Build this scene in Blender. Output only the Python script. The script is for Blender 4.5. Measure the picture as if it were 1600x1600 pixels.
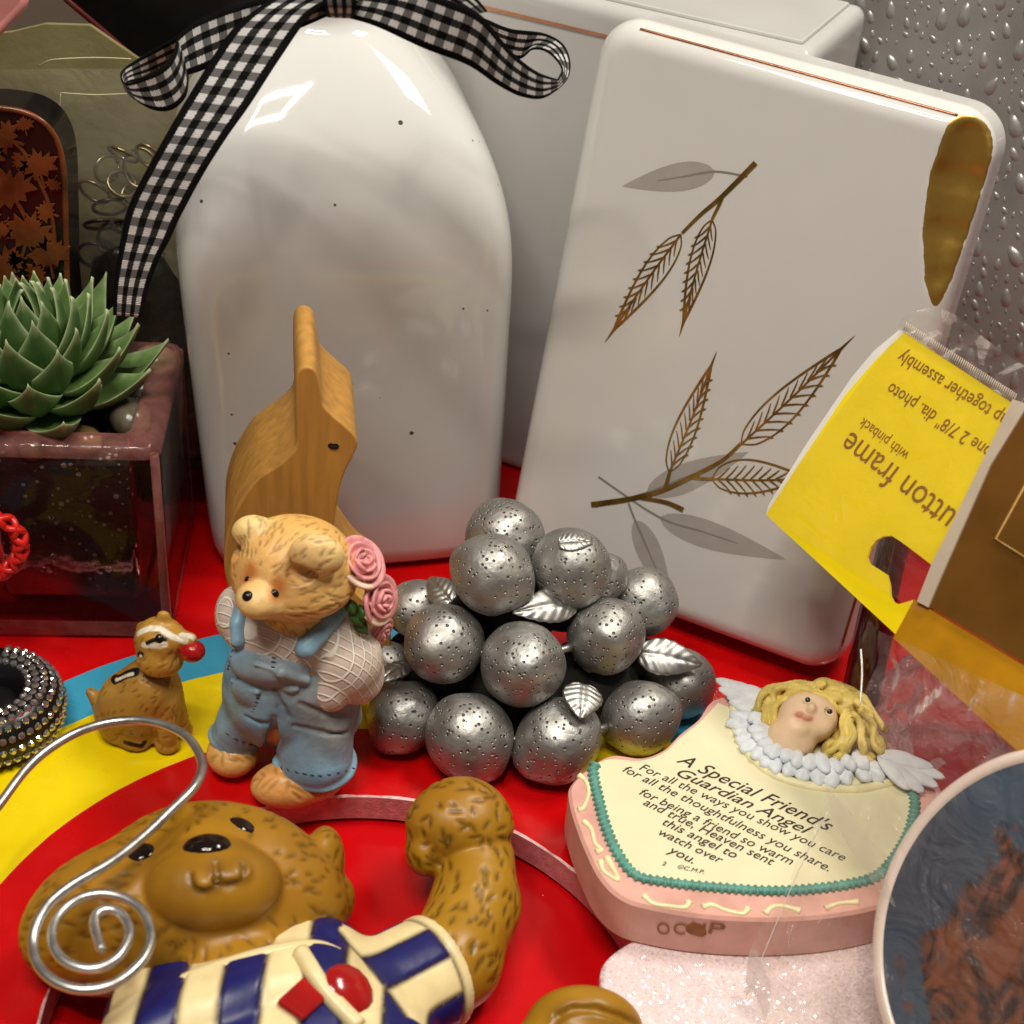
import bpy, bmesh, math, random
import numpy as np
from mathutils import Matrix, Vector

# ------------------------------------------------------------------ camera, world, light, exposure
scn = bpy.context.scene
for o in list(bpy.data.objects): bpy.data.objects.remove(o)
FPX, PITCH, ROLL, CAMH = 2500.0, math.radians(35.5), math.radians(4.5), 23.0   # focal length in photo pixels, height in cm
_F = np.array([0, math.cos(PITCH), -math.sin(PITCH)])
_r = np.array([1.0, 0, 0]); _u = np.cross(_r, _F)
_R = _r*math.cos(ROLL) + _u*math.sin(ROLL)
_U = -_r*math.sin(ROLL) + _u*math.cos(ROLL)
_C = np.array([0, 0, CAMH])
CM = 0.01
cd = bpy.data.cameras.new('camera'); cam = bpy.data.objects.new('camera', cd); scn.collection.objects.link(cam)
cd.sensor_width = 36; cd.lens = 36*FPX/1600; cd.clip_start = 0.01; cd.clip_end = 20
m = Matrix(((_R[0], _U[0], -_F[0], 0), (_R[1], _U[1], -_F[1], 0), (_R[2], _U[2], -_F[2], CAMH*CM), (0, 0, 0, 1)))
cam.matrix_world = m
scn.camera = cam
cd.dof.use_dof = True; cd.dof.focus_distance = 0.315; cd.dof.aperture_fstop = 26
scn.render.resolution_x = scn.render.resolution_y = 1024
scn.view_settings.view_transform = 'Standard'; scn.view_settings.look = 'None'
scn.view_settings.exposure = 0.03; scn.view_settings.gamma = 1
scn.view_settings.use_curve_mapping = False
w = bpy.data.worlds.new('World'); scn.world = w; w.use_nodes = True
w.node_tree.nodes['Background'].inputs[0].default_value = (1.0, 0.96, 0.92, 1)
w.node_tree.nodes['Background'].inputs[1].default_value = 0.08

def area_lamp(name, loc, target, sx, sy, watts, col):
    l = bpy.data.lights.new(name, 'AREA'); l.shape = 'RECTANGLE'; l.size = sx*CM; l.size_y = sy*CM
    l.energy = watts; l.color = col
    o = bpy.data.objects.new(name, l); scn.collection.objects.link(o)
    o.location = Vector(loc)*CM
    o.rotation_euler = (Vector(target)-Vector(loc)).to_track_quat('-Z', 'Y').to_euler()
    return o
for i_, (ox_, oy_, sx_, sy_, wt_) in enumerate(((0, 7, 27, 2.0, 1.30), (0, -7, 27, 2.0, 1.30), (-13, 0, 2.0, 12, 0.62), (13, 0, 2.0, 12, 0.62))):   # unseen overhead key lamp; its strip frame is made up for loop-shaped highlights
    area_lamp('key_lamp_strip', (-11+ox_, 2+oy_, 70), (-8+ox_, 14+oy_, 2), sx_, sy_, wt_*1.08, (1.0, 0.94, 0.83))
area_lamp('shelf_lamp', (24, 33, 60), (0, 25, 3), 20, 10, 2.3, (1.0, 0.94, 0.84))

# ------------------------------------------------------------------ pixel rays (photo pixels -> points in the place, cm)
def ray(u, v): return _F + (u-800)/FPX*_R + (800-v)/FPX*_U
def atZ(u, v, z=0.0):
    d = ray(u, v); return _C + d*(z-CAMH)/d[2]
def atY(u, v, Y):
    d = ray(u, v); return _C + d*Y/d[1]
def onplane(u, v, p0, n):
    d = ray(u, v); return _C + d*(np.dot(p0-_C, n)/np.dot(d, n))
def proj(P):
    q = np.asarray(P, float)-_C; wd = q@_F; return 800+FPX*(q@_R)/wd, 800-FPX*(q@_U)/wd
def cmpx(P): return ((np.asarray(P)-_C)@_F)/FPX       # cm per pixel at a point

def srgb(r, g, b):
    f = lambda c: (c/255/12.92 if c/255 <= 0.04045 else ((c/255+0.055)/1.055)**2.4)
    return (f(r), f(g), f(b), 1)

# ------------------------------------------------------------------ materials
MATS = {}
def N(nt, t, **kw):
    n = nt.nodes.new(t)
    for k, v in kw.items(): setattr(n, k, v)
    return n
def mat(name, col=(0.5, 0.5, 0.5, 1), rough=0.4, metal=0.0, spec=0.5, var=0.12, vscale=1.2, bump=0.0, bscale=20.0, bdist=0.02,
        attr=False, coat=0.0, trans=0.0, ior=1.45, alpha=1.0, stretch=(1, 1, 1), rvar=0.08, sss=0.0):
    """Principled material, colour modulated by noise (object space, scales per cm)"""
    mt = bpy.data.materials.new(name); mt.use_nodes = True; nt = mt.node_tree
    b = nt.nodes['Principled BSDF']
    tc = N(nt, 'ShaderNodeTexCoord'); mp = N(nt, 'ShaderNodeMapping')
    mp.inputs['Scale'].default_value = [100*s for s in stretch]
    nt.links.new(tc.outputs['Object'], mp.inputs[0])
    nz = N(nt, 'ShaderNodeTexNoise'); nz.inputs['Scale'].default_value = vscale; nz.inputs['Detail'].default_value = 6
    nt.links.new(mp.outputs[0], nz.inputs['Vector'])
    mr = N(nt, 'ShaderNodeMapRange'); mr.inputs[1].default_value = 0.3; mr.inputs[2].default_value = 0.7
    mr.inputs[3].default_value = 1-var; mr.inputs[4].default_value = 1+var
    nt.links.new(nz.outputs['Fac'], mr.inputs[0])
    mx = N(nt, 'ShaderNodeMix', data_type='RGBA', blend_type='MULTIPLY'); mx.inputs[0].default_value = 1
    if attr:
        at = N(nt, 'ShaderNodeAttribute', attribute_name='Col'); nt.links.new(at.outputs['Color'], mx.inputs[6])
    else: mx.inputs[6].default_value = col
    cb = N(nt, 'ShaderNodeCombineColor')
    for i in range(3): nt.links.new(mr.outputs[0], cb.inputs[i])
    nt.links.new(cb.outputs[0], mx.inputs[7])
    nt.links.new(mx.outputs[2], b.inputs['Base Color'])
    rr = N(nt, 'ShaderNodeMapRange'); rr.inputs[1].default_value = 0.3; rr.inputs[2].default_value = 0.7
    rr.inputs[3].default_value = max(0.0, rough-rvar*rough*2); rr.inputs[4].default_value = min(1, rough+rvar*rough*2)
    nt.links.new(nz.outputs['Fac'], rr.inputs[0]); nt.links.new(rr.outputs[0], b.inputs['Roughness'])
    b.inputs['Metallic'].default_value = metal; b.inputs['Specular IOR Level'].default_value = spec
    b.inputs['Coat Weight'].default_value = coat; b.inputs['Coat Roughness'].default_value = 0.08
    b.inputs['Transmission Weight'].default_value = trans; b.inputs['IOR'].default_value = ior
    b.inputs['Alpha'].default_value = alpha
    if sss: b.inputs['Subsurface Weight'].default_value = sss; b.inputs['Subsurface Radius'].default_value = (0.004, 0.002, 0.001)
    if bump:
        n2 = N(nt, 'ShaderNodeTexNoise'); n2.inputs['Scale'].default_value = bscale; n2.inputs['Detail'].default_value = 5
        nt.links.new(mp.outputs[0], n2.inputs['Vector'])
        bp = N(nt, 'ShaderNodeBump'); bp.inputs['Strength'].default_value = bump; bp.inputs['Distance'].default_value = bdist*CM
        nt.links.new(n2.outputs['Fac'], bp.inputs['Height']); nt.links.new(bp.outputs[0], b.inputs['Normal'])
    MATS[name] = mt
    return mt
def nodes_of(mt): return mt.node_tree, mt.node_tree.nodes['Principled BSDF']
def col_link(mt):
    """the multiply node that feeds Base Color"""
    b = mt.node_tree.nodes['Principled BSDF']; return b.inputs['Base Color'].links[0].from_node

# ------------------------------------------------------------------ mesh helpers (cm in, metres out)
def vec(*a): return np.array(a, float)
def mesh_data(name, V, Fs, material, colors=None, smooth=True, uv=None, mats=None, midx=None):
    me = bpy.data.meshes.new(name)
    V = np.asarray(V, float)*CM
    me.from_pydata(V.tolist(), [], [list(map(int, f)) for f in Fs])
    if smooth: me.polygons.foreach_set('use_smooth', np.ones(len(me.polygons), bool))
    for q in (mats or [material]): me.materials.append(MATS[q] if isinstance(q, str) else q)
    if midx is not None: me.polygons.foreach_set('material_index', np.asarray(midx, np.int32))
    if colors is not None:
        ca = me.color_attributes.new('Col', 'FLOAT_COLOR', 'POINT')
        c = np.ones((len(V), 4), np.float32); c[:, :3] = colors
        ca.data.foreach_set('color', c.ravel())
    if uv is not None:
        ul = me.uv_layers.new(name='UVMap'); li = np.zeros(len(me.loops), np.int32)
        me.loops.foreach_get('vertex_index', li)
        ul.data.foreach_set('uv', np.asarray(uv, np.float32)[li].ravel())
    me.update()
    return me
def root(name, base, label, cat, group=None):
    o = bpy.data.objects.new(name, None); scn.collection.objects.link(o)
    o.empty_display_size = 0.01; o.location = Vector(np.asarray(base, float)*CM)
    tag(o, label, cat, group); o['base_cm'] = [float(x) for x in base]
    return o
def tag(o, label=None, cat=None, group=None, kind=None):
    if label: o['label'] = label
    if cat: o['category'] = cat
    if group: o['group'] = group
    if kind: o['kind'] = kind
    return o
def base_of(p):
    b = vec(0, 0, 0)
    while p is not None:
        b = b + np.array(p.location)/CM; p = p.parent
    return b
def part(name, V, Fs, material, parent=None, base=None, **kw):
    """mesh from world-cm vertices, origin at the parent's origin (or at its own base)"""
    V = np.asarray(V, float)
    if parent is not None: off = base_of(parent)
    elif base is not None: off = np.asarray(base, float)
    else: off = vec((V[:, 0].min()+V[:, 0].max())/2, (V[:, 1].min()+V[:, 1].max())/2, V[:, 2].min())
    o = bpy.data.objects.new(name, mesh_data(name, V-off, Fs, material, **kw)); scn.collection.objects.link(o)
    if parent is not None: o.parent = parent
    else: o.location = Vector(off*CM)
    return o
def subsurf(o, n=1, bevel=None, seg=2):
    if bevel:
        b = o.modifiers.new('bevel', 'BEVEL'); b.width = bevel*CM; b.segments = seg; b.limit_method = 'ANGLE'; b.angle_limit = math.radians(35)
    if n:
        s = o.modifiers.new('sub', 'SUBSURF'); s.levels = s.render_levels = n
    return o
class MB:
    def __init__(s): s.V = []; s.F = []; s.C = []
    def add(s, V, F, col=None):
        n = len(s.V); s.V += [list(map(float, v)) for v in V]; s.F += [[i+n for i in f] for f in F]
        if col is not None: s.C += [list(col[:3])]*len(V)
        return s
    def build(s, name, material, parent=None, **kw):
        if s.C: kw['colors'] = np.array(s.C)
        return part(name, np.array(s.V), s.F, material, parent, **kw)

def catmull(P, n=8, closed=False):
    P = np.asarray(P, float); out = []; L = len(P)
    for i in range(L if closed else L-1):
        g = (lambda k: P[k % L]) if closed else (lambda k: P[min(max(k, 0), L-1)])
        p0, p1, p2, p3 = g(i-1), g(i), g(i+1), g(i+2)
        for t in np.arange(n)/n:
            out.append(0.5*((2*p1)+(-p0+p2)*t+(2*p0-5*p1+4*p2-p3)*t*t+(-p0+3*p1-3*p2+p3)*t**3))
    if not closed: out.append(P[-1])
    return np.array(out)
def tube(P, rad, sides=10, caps=True, closed=False):
    P = np.asarray(P, float); n = len(P); rad = np.broadcast_to(np.asarray(rad, float), (n,))
    T = np.gradient(P, axis=0)
    if closed: T = np.roll(P, -1, 0)-np.roll(P, 1, 0)
    T /= np.linalg.norm(T, axis=1)[:, None]+1e-12
    up = vec(0, 0, 1) if abs(T[0][2]) < 0.9 else vec(1, 0, 0)
    V = []; nb = np.cross(T[0], up); nb /= np.linalg.norm(nb)
    for i in range(n):
        nb = nb-T[i]*np.dot(nb, T[i]); nb /= np.linalg.norm(nb); bb = np.cross(T[i], nb)
        for k in range(sides):
            a = 2*math.pi*k/sides; V.append(P[i]+rad[i]*(math.cos(a)*nb+math.sin(a)*bb))
    F = []
    for i in range(n if closed else n-1):
        j = (i+1) % n
        for k in range(sides):
            q = (k+1) % sides; F.append((i*sides+k, i*sides+q, j*sides+q, j*sides+k))
    if caps and not closed:
        F.append(tuple(range(sides))[::-1]); F.append(tuple((n-1)*sides+k for k in range(sides)))
    return np.array(V), F
def prism(poly, d0, d1):
    """closed polygon of 3-D points extruded from +d0 to +d1 (vectors)"""
    poly = np.asarray(poly, float); n = len(poly)
    V = np.vstack([poly+d0, poly+d1])
    F = [tuple(range(n)), tuple(range(2*n-1, n-1, -1))]
    for i in range(n):
        j = (i+1) % n; F.append((i, i+n, j+n, j))
    return V, F
def boxv(c, ax, ay, az):
    """box from centre and three half-axis vectors"""
    c, ax, ay, az = [np.asarray(q, float) for q in (c, ax, ay, az)]
    V = [c+sx*ax+sy*ay+sz*az for sz in (-1, 1) for sx, sy in ((-1, -1), (1, -1), (1, 1), (-1, 1))]
    return V, [(0, 3, 2, 1), (4, 5, 6, 7), (0, 1, 5, 4), (1, 2, 6, 5), (2, 3, 7, 6), (3, 0, 4, 7)]
def icos(c, r, rot=None, n=16, m=10):
    """uv ellipsoid"""
    V = []; F = []
    rot = np.eye(3) if rot is None else rot
    r = np.broadcast_to(np.asarray(r, float), (3,))
    for i in range(m+1):
        t = math.pi*i/m
        for k in range(n):
            a = 2*math.pi*k/n; V.append(np.asarray(c)+rot@(r*vec(math.sin(t)*math.cos(a), math.sin(t)*math.sin(a), math.cos(t))))
    for i in range(m):
        for k in range(n):
            q = (k+1) % n; F.append((i*n+k, (i+1)*n+k, (i+1)*n+q, i*n+q))
    return np.array(V), F
def frame(z, x=(1, 0, 0)):
    """rotation matrix whose third column is z, first column close to x"""
    z = np.asarray(z, float); z = z/np.linalg.norm(z); x = np.asarray(x, float); x = x-z*np.dot(x, z); x /= np.linalg.norm(x)
    return np.array([x, np.cross(z, x), z]).T
def norm(v): v = np.asarray(v, float); return v/np.linalg.norm(v)

# ------------------------------------------------------------------ implicit surfaces: smooth unions of ellipsoids and cones, meshed by surface nets
class Imp:
    def __init__(s): s.ops = []
    def _add(s, fn, lo, hi, k, col, sub=False): s.ops.append((fn, np.asarray(lo, float), np.asarray(hi, float), k, col, sub)); return s
    def ell(s, c, r, rot=None, k=0.1, col=None, sub=False):
        c = np.asarray(c, float); r = np.broadcast_to(np.asarray(r, float), (3,)); Rm = None if rot is None else np.asarray(rot, float)
        def fn(P):
            q = P-c
            if Rm is not None: q = q@Rm
            k0 = np.sqrt(((q/r)**2).sum(-1)); k1 = np.sqrt(((q/(r*r))**2).sum(-1))+1e-9
            return np.where(k0 < 1e-3, -r.min(), k0*(k0-1)/k1)
        e = r if Rm is None else np.sqrt((Rm**2)@(r**2)); return s._add(fn, c-e, c+e, k, col, sub)
    def cone(s, a, b, ra, rb, k=0.1, col=None, sub=False):
        a = np.asarray(a, float); b = np.asarray(b, float); ab = b-a; L = ab@ab+1e-12
        def fn(P):
            t = np.clip(((P-a)@ab)/L, 0, 1); q = P-a-t[..., None]*ab
            return np.sqrt((q*q).sum(-1))-(ra+(rb-ra)*t)
        e = max(ra, rb); return s._add(fn, np.minimum(a, b)-e, np.maximum(a, b)+e, k, col, sub)
    def path(s, P, rad, k=0.1, col=None, sub=False):
        P = [np.asarray(p, float) for p in P]; rad = np.broadcast_to(np.asarray(rad, float), (len(P),))
        for i in range(len(P)-1): s.cone(P[i], P[i+1], rad[i], rad[i+1], k, col, sub)
        return s
    def rbox(s, c, half, rr, rot=None, k=0.1, col=None, sub=False):
        c = np.asarray(c, float); half = np.asarray(half, float); Rm = None if rot is None else np.asarray(rot, float)
        def fn(P):
            q = P-c
            if Rm is not None: q = q@Rm
            q = np.abs(q)-half+rr
            return np.sqrt((np.maximum(q, 0)**2).sum(-1))+np.minimum(q.max(-1), 0)-rr
        e = half if Rm is None else np.abs(Rm)@half; return s._add(fn, c-e, c+e, k, col, sub)
    def custom(s, fn, lo, hi, k=0.1, col=None, sub=False): return s._add(fn, lo, hi, k, col, sub)
    @staticmethod
    def comb(d, dn, k, sub):
        if sub:
            h = np.clip(0.5-0.5*(d+dn)/k, 0, 1); return d*(1-h)-dn*h+k*h*(1-h)
        h = np.clip(0.5+0.5*(d-dn)/k, 0, 1); return d*(1-h)+dn*h-k*h*(1-h)
    def eval(s, P):
        d = np.full(P.shape[:-1], 9.0)
        for fn, lo, hi, k, col, sub in s.ops: d = s.comb(d, fn(P), k, sub)
        return d
    def colors(s, P, soft=0.03):
        W = np.zeros(len(P)); Cc = np.zeros((len(P), 3)); ds = []
        for fn, lo, hi, k, col, sub in s.ops:
            if col is None: continue
            dd = fn(P); ds.append((-np.abs(dd) if sub else dd, col, sub))
        mn = np.min([np.abs(q[0]) if q[2] else q[0] for q in ds], axis=0)
        for dd, col, sub in ds:
            e = np.exp(-np.clip((np.abs(dd) if sub else dd)-mn, 0, 9)/soft)
            W += e; Cc += e[:, None]*np.asarray(col[:3])
        return Cc/W[:, None]
    def mesh(s, h, zmin=None, newton=2):
        lo = np.min([o[1] for o in s.ops if not o[5]], axis=0)-3*h; hi = np.max([o[2] for o in s.ops if not o[5]], axis=0)+3*h
        n = np.ceil((hi-lo)/h).astype(int)+1
        Bk = 10; nb = -(-n//Bk); n = nb*Bk
        ax = [lo[i]+h*np.arange(n[i]) for i in range(3)]
        bi = np.stack(np.meshgrid(*[np.arange(q) for q in nb], indexing='ij'), -1).reshape(-1, 3)
        dc = s.eval(lo+h*(bi*Bk+(Bk-1)/2))
        act = np.abs(dc) < Bk*h*1.35+0.08
        d6 = np.empty((len(bi), Bk, Bk, Bk), np.float32); d6[:] = np.where(dc < 0, -9.0, 9.0)[:, None, None, None]
        ab = bi[act]; off = np.stack(np.meshgrid(*[np.arange(Bk)]*3, indexing='ij'), -1)
        Dn = np.full((len(ab), Bk, Bk, Bk), 9.0, np.float32); l0 = lo+h*ab*Bk; l1 = l0+h*(Bk-1)
        for fn, l, u, k, col, sub in s.ops:
            sel = np.nonzero(np.all((l1 >= l-k-2*h) & (l0 <= u+k+2*h), axis=1))[0]
            if len(sel) == 0: continue
            G = (lo+h*(ab[sel][:, None, None, None, :]*Bk+off[None])).astype(np.float32)
            Dn[sel] = s.comb(Dn[sel], fn(G), k, sub)
        d6[act] = Dn
        d = d6.reshape(nb[0], nb[1], nb[2], Bk, Bk, Bk).transpose(0, 3, 1, 4, 2, 5).reshape(n)
        if zmin is not None:
            d = np.maximum(d, (zmin-ax[2])[None, None, :])
        S = d < 0
        corners = [(i, j, k) for i in (0, 1) for j in (0, 1) for k in (0, 1)]
        cnt = sum(S[i:n[0]-1+i, j:n[1]-1+j, k:n[2]-1+k].astype(np.int8) for i, j, k in corners)
        idx = np.argwhere((cnt > 0) & (cnt < 8))
        D = {c: d[idx[:, 0]+c[0], idx[:, 1]+c[1], idx[:, 2]+c[2]] for c in corners}
        acc = np.zeros((len(idx), 3)); num = np.zeros(len(idx))
        for a in corners:
            for axn in range(3):
                if a[axn]: continue
                b = list(a); b[axn] = 1; b = tuple(b)
                cr = (D[a] < 0) != (D[b] < 0)
                t = np.where(cr, D[a]/(D[a]-D[b]+1e-12), 0)
                p = np.array(a, float)[None]+t[:, None]*np.eye(3)[axn][None]
                acc += np.where(cr[:, None], p, 0); num += cr
        V = lo+h*(idx+acc/num[:, None])
        vid = -np.ones(n-1, int); vid[tuple(idx.T)] = np.arange(len(idx))
        Fq = []
        for axn in range(3):
            b1, b2 = (axn+1) % 3, (axn+2) % 3
            s0 = [slice(None)]*3; s1 = [slice(None)]*3; s0[axn] = slice(0, -1); s1[axn] = slice(1, None)
            A, B = S[tuple(s0)], S[tuple(s1)]
            e = np.argwhere(A != B)
            e = e[(e[:, b1] > 0) & (e[:, b2] > 0) & (e[:, b1] < n[b1]-1) & (e[:, b2] < n[b2]-1)]
            def q(o1, o2):
                c = e.copy(); c[:, b1] -= o1; c[:, b2] -= o2; return vid[c[:, 0], c[:, 1], c[:, 2]]
            quad = np.stack([q(1, 1), q(0, 1), q(0, 0), q(1, 0)], 1)
            fl = ~A[tuple(e.T)]
            quad[fl] = quad[fl][:, ::-1]
            Fq.append(quad)
        Fq = np.vstack(Fq)
        for _ in range(newton):
            d0 = s.eval(V); g = s.grad(V, d0); gn = np.linalg.norm(g, axis=1)+1e-9
            st = np.clip(d0/gn, -h, h)
            if zmin is not None: st = np.where(V[:, 2] < zmin+h*0.8, 0, st)
            V = V-g/gn[:, None]*st[:, None]
        return V, Fq
    def grad(s, V, d0=None):
        if d0 is None: d0 = s.eval(V)
        e = 1e-3
        return np.stack([(s.eval(V+e*np.eye(3)[i])-d0)/e for i in range(3)], 1)
    def normals(s, V):
        g = s.grad(V); return g/(np.linalg.norm(g, axis=1)[:, None]+1e-9)

def vnoise(P, scale, seed=0):
    """cheap smooth noise on points, about -1..1"""
    rg = np.random.default_rng(seed); out = np.zeros(len(P))
    for i in range(7):
        k = rg.normal(size=3); k = k/np.linalg.norm(k)*scale*rg.uniform(0.6, 1.7); out += np.sin(P@k+rg.uniform(0, 6.28))
    return out/3.0
def strokes(V, Nm, n, length, width, depth, dirf, seed, mask=None, dark=None, cols=None, mult=0.45):
    """short incised fur strokes: pushes vertices in and stains the grooves"""
    rg = np.random.default_rng(seed); cand = np.arange(len(V)) if mask is None else np.nonzero(mask)[0]
    if len(cand) == 0: return V, cols
    V = V.copy(); cen = V[rg.choice(cand, n)]; disp = np.zeros(len(V)); stain = np.zeros(len(V))
    tree = {}
    cs = length
    keys = np.floor(V/cs).astype(int)
    for i, kx in enumerate(map(tuple, keys)): tree.setdefault(kx, []).append(i)
    for c in cen:
        k = np.floor(c/cs).astype(int); ids = []
        for dx in (-1, 0, 1):
            for dy in (-1, 0, 1):
                for dz in (-1, 0, 1): ids += tree.get((k[0]+dx, k[1]+dy, k[2]+dz), [])
        ids = np.array(ids); q = V[ids]-c
        j = ids[np.argmin((q*q).sum(1))]; nn = Nm[j]
        t = dirf(c)+rg.normal(size=3)*0.25; t = t-nn*np.dot(t, nn); t /= np.linalg.norm(t)+1e-9; b = np.cross(nn, t)
        L = length*rg.uniform(0.6, 1.2)*0.5
        a = np.clip(1-(q@t/L)**2, 0, 1); wv = np.exp(-(q@b/(width*0.5*np.sqrt(a+0.05)))**2)*(np.abs(q@nn) < length)
        gq = a*wv
        disp[ids] = np.maximum(disp[ids], gq); 
    V = V-Nm*(disp*depth)[:, None]
    if cols is not None: cols = cols*(1-np.clip(disp*1.2, 0, 1)[:, None]*(1-np.asarray(dark)/1.0)) if dark is not None else cols*(1-mult*disp[:, None])
    return V, cols
# ------------------------------------------------------------------ text helper
def text_mesh(body, shear=0.0, bold=0.0):
    cu = bpy.data.curves.new('lettering', 'FONT'); cu.body = body; cu.size = 1; cu.shear = shear; cu.offset = bold; cu.resolution_u = 3
    o = bpy.data.objects.new('lettering', cu); scn.collection.objects.link(o)
    bpy.context.view_layer.update()
    me = bpy.data.meshes.new_from_object(o.evaluated_get(bpy.context.evaluated_depsgraph_get()))
    V = np.array([v.co[:] for v in me.vertices]); F = [list(p.vertices) for p in me.polygons]
    bpy.data.objects.remove(o); bpy.data.curves.remove(cu); bpy.data.meshes.remove(me)
    return V, F
def lettering(name, body, start, end, nrm, material, parent, off=0.012, shear=0.0, bold=0.0, hs=1.0, fixed=None):
    V, F = text_mesh(body, shear, bold)
    ex = np.asarray(end)-np.asarray(start); L = np.linalg.norm(ex); ex = ex/L; nrm = norm(nrm); ey = np.cross(nrm, ex)
    x0 = V[:, 0].min(); sc = L/(V[:, 0].max()-x0)
    P = np.asarray(start)+np.outer((V[:, 0]-x0)*sc, ex)+np.outer(V[:, 1]*(fixed or sc*hs), ey)+nrm*off
    return part(name, P, F, material, parent, smooth=False)

def specks(mt, scale, thr, col):
    nt, b = nodes_of(mt); mx = col_link(mt)
    tc = N(nt, 'ShaderNodeTexCoord'); vo = N(nt, 'ShaderNodeTexVoronoi'); vo.inputs['Scale'].default_value = scale*100
    lt = N(nt, 'ShaderNodeMath', operation='LESS_THAN')
    sx = N(nt, 'ShaderNodeSeparateColor'); mm = N(nt, 'ShaderNodeMath', operation='MULTIPLY'); mm.inputs[1].default_value = thr
    nt.links.new(tc.outputs['Object'], vo.inputs['Vector']); nt.links.new(vo.outputs['Color'], sx.inputs[0])
    pw = N(nt, 'ShaderNodeMath', operation='POWER'); pw.inputs[1].default_value = 3
    nt.links.new(sx.outputs[0], pw.inputs[0]); nt.links.new(pw.outputs[0], mm.inputs[0])
    nt.links.new(vo.outputs['Distance'], lt.inputs[0]); nt.links.new(mm.outputs[0], lt.inputs[1])
    m2 = N(nt, 'ShaderNodeMix', data_type='RGBA'); nt.links.new(lt.outputs[0], m2.inputs[0])
    nt.links.new(mx.outputs[2], m2.inputs[6]); m2.inputs[7].default_value = col
    nt.links.new(m2.outputs[2], b.inputs['Base Color'])

# ------------------------------------------------------------------ the table, the painted board and the backdrop
X0, Y0, R1, R2, R3, R4 = -2.0, 17.04, 5.24, 7.08, 9.32, 10.58
mat('dark_wood', (0.045, 0.025, 0.015, 1), rough=0.5, var=0.4, stretch=(0.3, 3, 1), bump=0.2)
V, F = boxv((0, 20, -3.1), (45, 0, 0), (0, 40, 0), (0, 0, 1.5))
tag(part('table_top', V, F, 'dark_wood', smooth=False), 'dark table top under the painted board', 'table', kind='structure')

mt = mat('board_paint', rough=0.26, var=0.07, vscale=0.7, bump=0.12, bscale=2.5, bdist=0.03, rvar=0.25)
nt, bs = nodes_of(mt)
tc = nt.nodes.new('ShaderNodeTexCoord'); vm = N(nt, 'ShaderNodeVectorMath', operation='MULTIPLY'); vm.inputs[1].default_value = (100, 100, 0)
ln = N(nt, 'ShaderNodeVectorMath', operation='LENGTH'); ns = N(nt, 'ShaderNodeTexNoise'); ns.inputs['Scale'].default_value = 90; ns.inputs['Detail'].default_value = 8
ad = N(nt, 'ShaderNodeMath', operation='MULTIPLY_ADD'); ad.inputs[1].default_value = 0.09
nt.links.new(tc.outputs['Object'], vm.inputs[0]); nt.links.new(vm.outputs[0], ln.inputs[0]); nt.links.new(tc.outputs['Object'], ns.inputs['Vector'])
nt.links.new(ns.outputs['Fac'], ad.inputs[0]); nt.links.new(ln.outputs['Value'], ad.inputs[2])
dv = N(nt, 'ShaderNodeMath', operation='DIVIDE'); dv.inputs[1].default_value = 20; nt.links.new(ad.outputs[0], dv.inputs[0])
cr = N(nt, 'ShaderNodeValToRGB'); cr.color_ramp.interpolation = 'CONSTANT'
RED, YEL, BLU = (0.54, 0.002, 0.003, 1), (0.80, 0.60, 0.003, 1), (0.045, 0.30, 0.47, 1)
e = cr.color_ramp.elements; e[0].position = 0; e[0].color = RED; e[1].position = (R2+0.045)/20; e[1].color = YEL
q = e.new((R3+0.045)/20); q.color = BLU; q = e.new((R4+0.045)/20); q.color = RED
nt.links.new(dv.outputs[0], cr.inputs[0]); nt.links.new(cr.outputs[0], col_link(mt).inputs[6])
mat('board_edge', srgb(206, 128, 130), rough=0.8, var=0.2, vscale=5, bump=0.6, bscale=18, bdist=0.03)
mat('board_wear', srgb(240, 200, 200), rough=0.8, var=0.25, vscale=9)
mat('panel_red', (0.54, 0.002, 0.004, 1), rough=0.2, var=0.07, vscale=0.5, bump=0.08, bscale=1.5, bdist=0.04, rvar=0.25)
specks(MATS['board_paint'], 2.1, 0.022, (0.75, 0.55, 0.5, 1)); specks(MATS['panel_red'], 1.7, 0.02, (0.75, 0.5, 0.45, 1))
n = 160; V = []; F = []; mi = []
BX0, BX1, BY0, BY1 = -19, 19, 4, 42
for k in range(n):
    a = 2*math.pi*k/n; c, s_ = math.cos(a), math.sin(a)
    t = min(((BX1-X0) if c > 0 else (BX0-X0))/c if abs(c) > 1e-6 else 1e9, ((BY1-Y0) if s_ > 0 else (BY0-Y0))/s_ if abs(s_) > 1e-6 else 1e9)
    jit = 0.012*math.sin(k*7.3)+0.01*math.sin(k*2.9)
    for r, z in ((R1, -0.62), (R1, -0.035), (R1+0.035+jit, 0.0), (t, 0.0), (t, -0.62)):
        V.append((X0+r*c, Y0+r*s_, z))
for k in range(n):
    j = (k+1) % n
    for i in range(4):
        F.append((k*5+i, j*5+i, j*5+i+1, k*5+i+1)[::-1]); mi.append((1, 2, 0, 0)[i])
    F.append((k*5+4, j*5+4, j*5, k*5)[::-1]); mi.append(1)
board = part('painted_board', V, F, 'board_paint', base=(X0, Y0, 0), smooth=False, mats=['board_paint', 'board_edge', 'board_wear'], midx=mi)
tag(board, 'glossy board with red, yellow and blue rings around a round hole', 'board', kind='structure')
V, F = boxv((0, 21, -1.16), (18, 0, 0), (0, 17, 0), (0, 0, 0.44))
tag(part('lower_panel', V, F, 'panel_red', smooth=False), 'glossy red panel seen through the round hole', 'panel', kind='structure')
mat('backdrop_wall', srgb(110, 100, 86), rough=0.8, var=0.15, vscale=0.2, bump=0.1)
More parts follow.
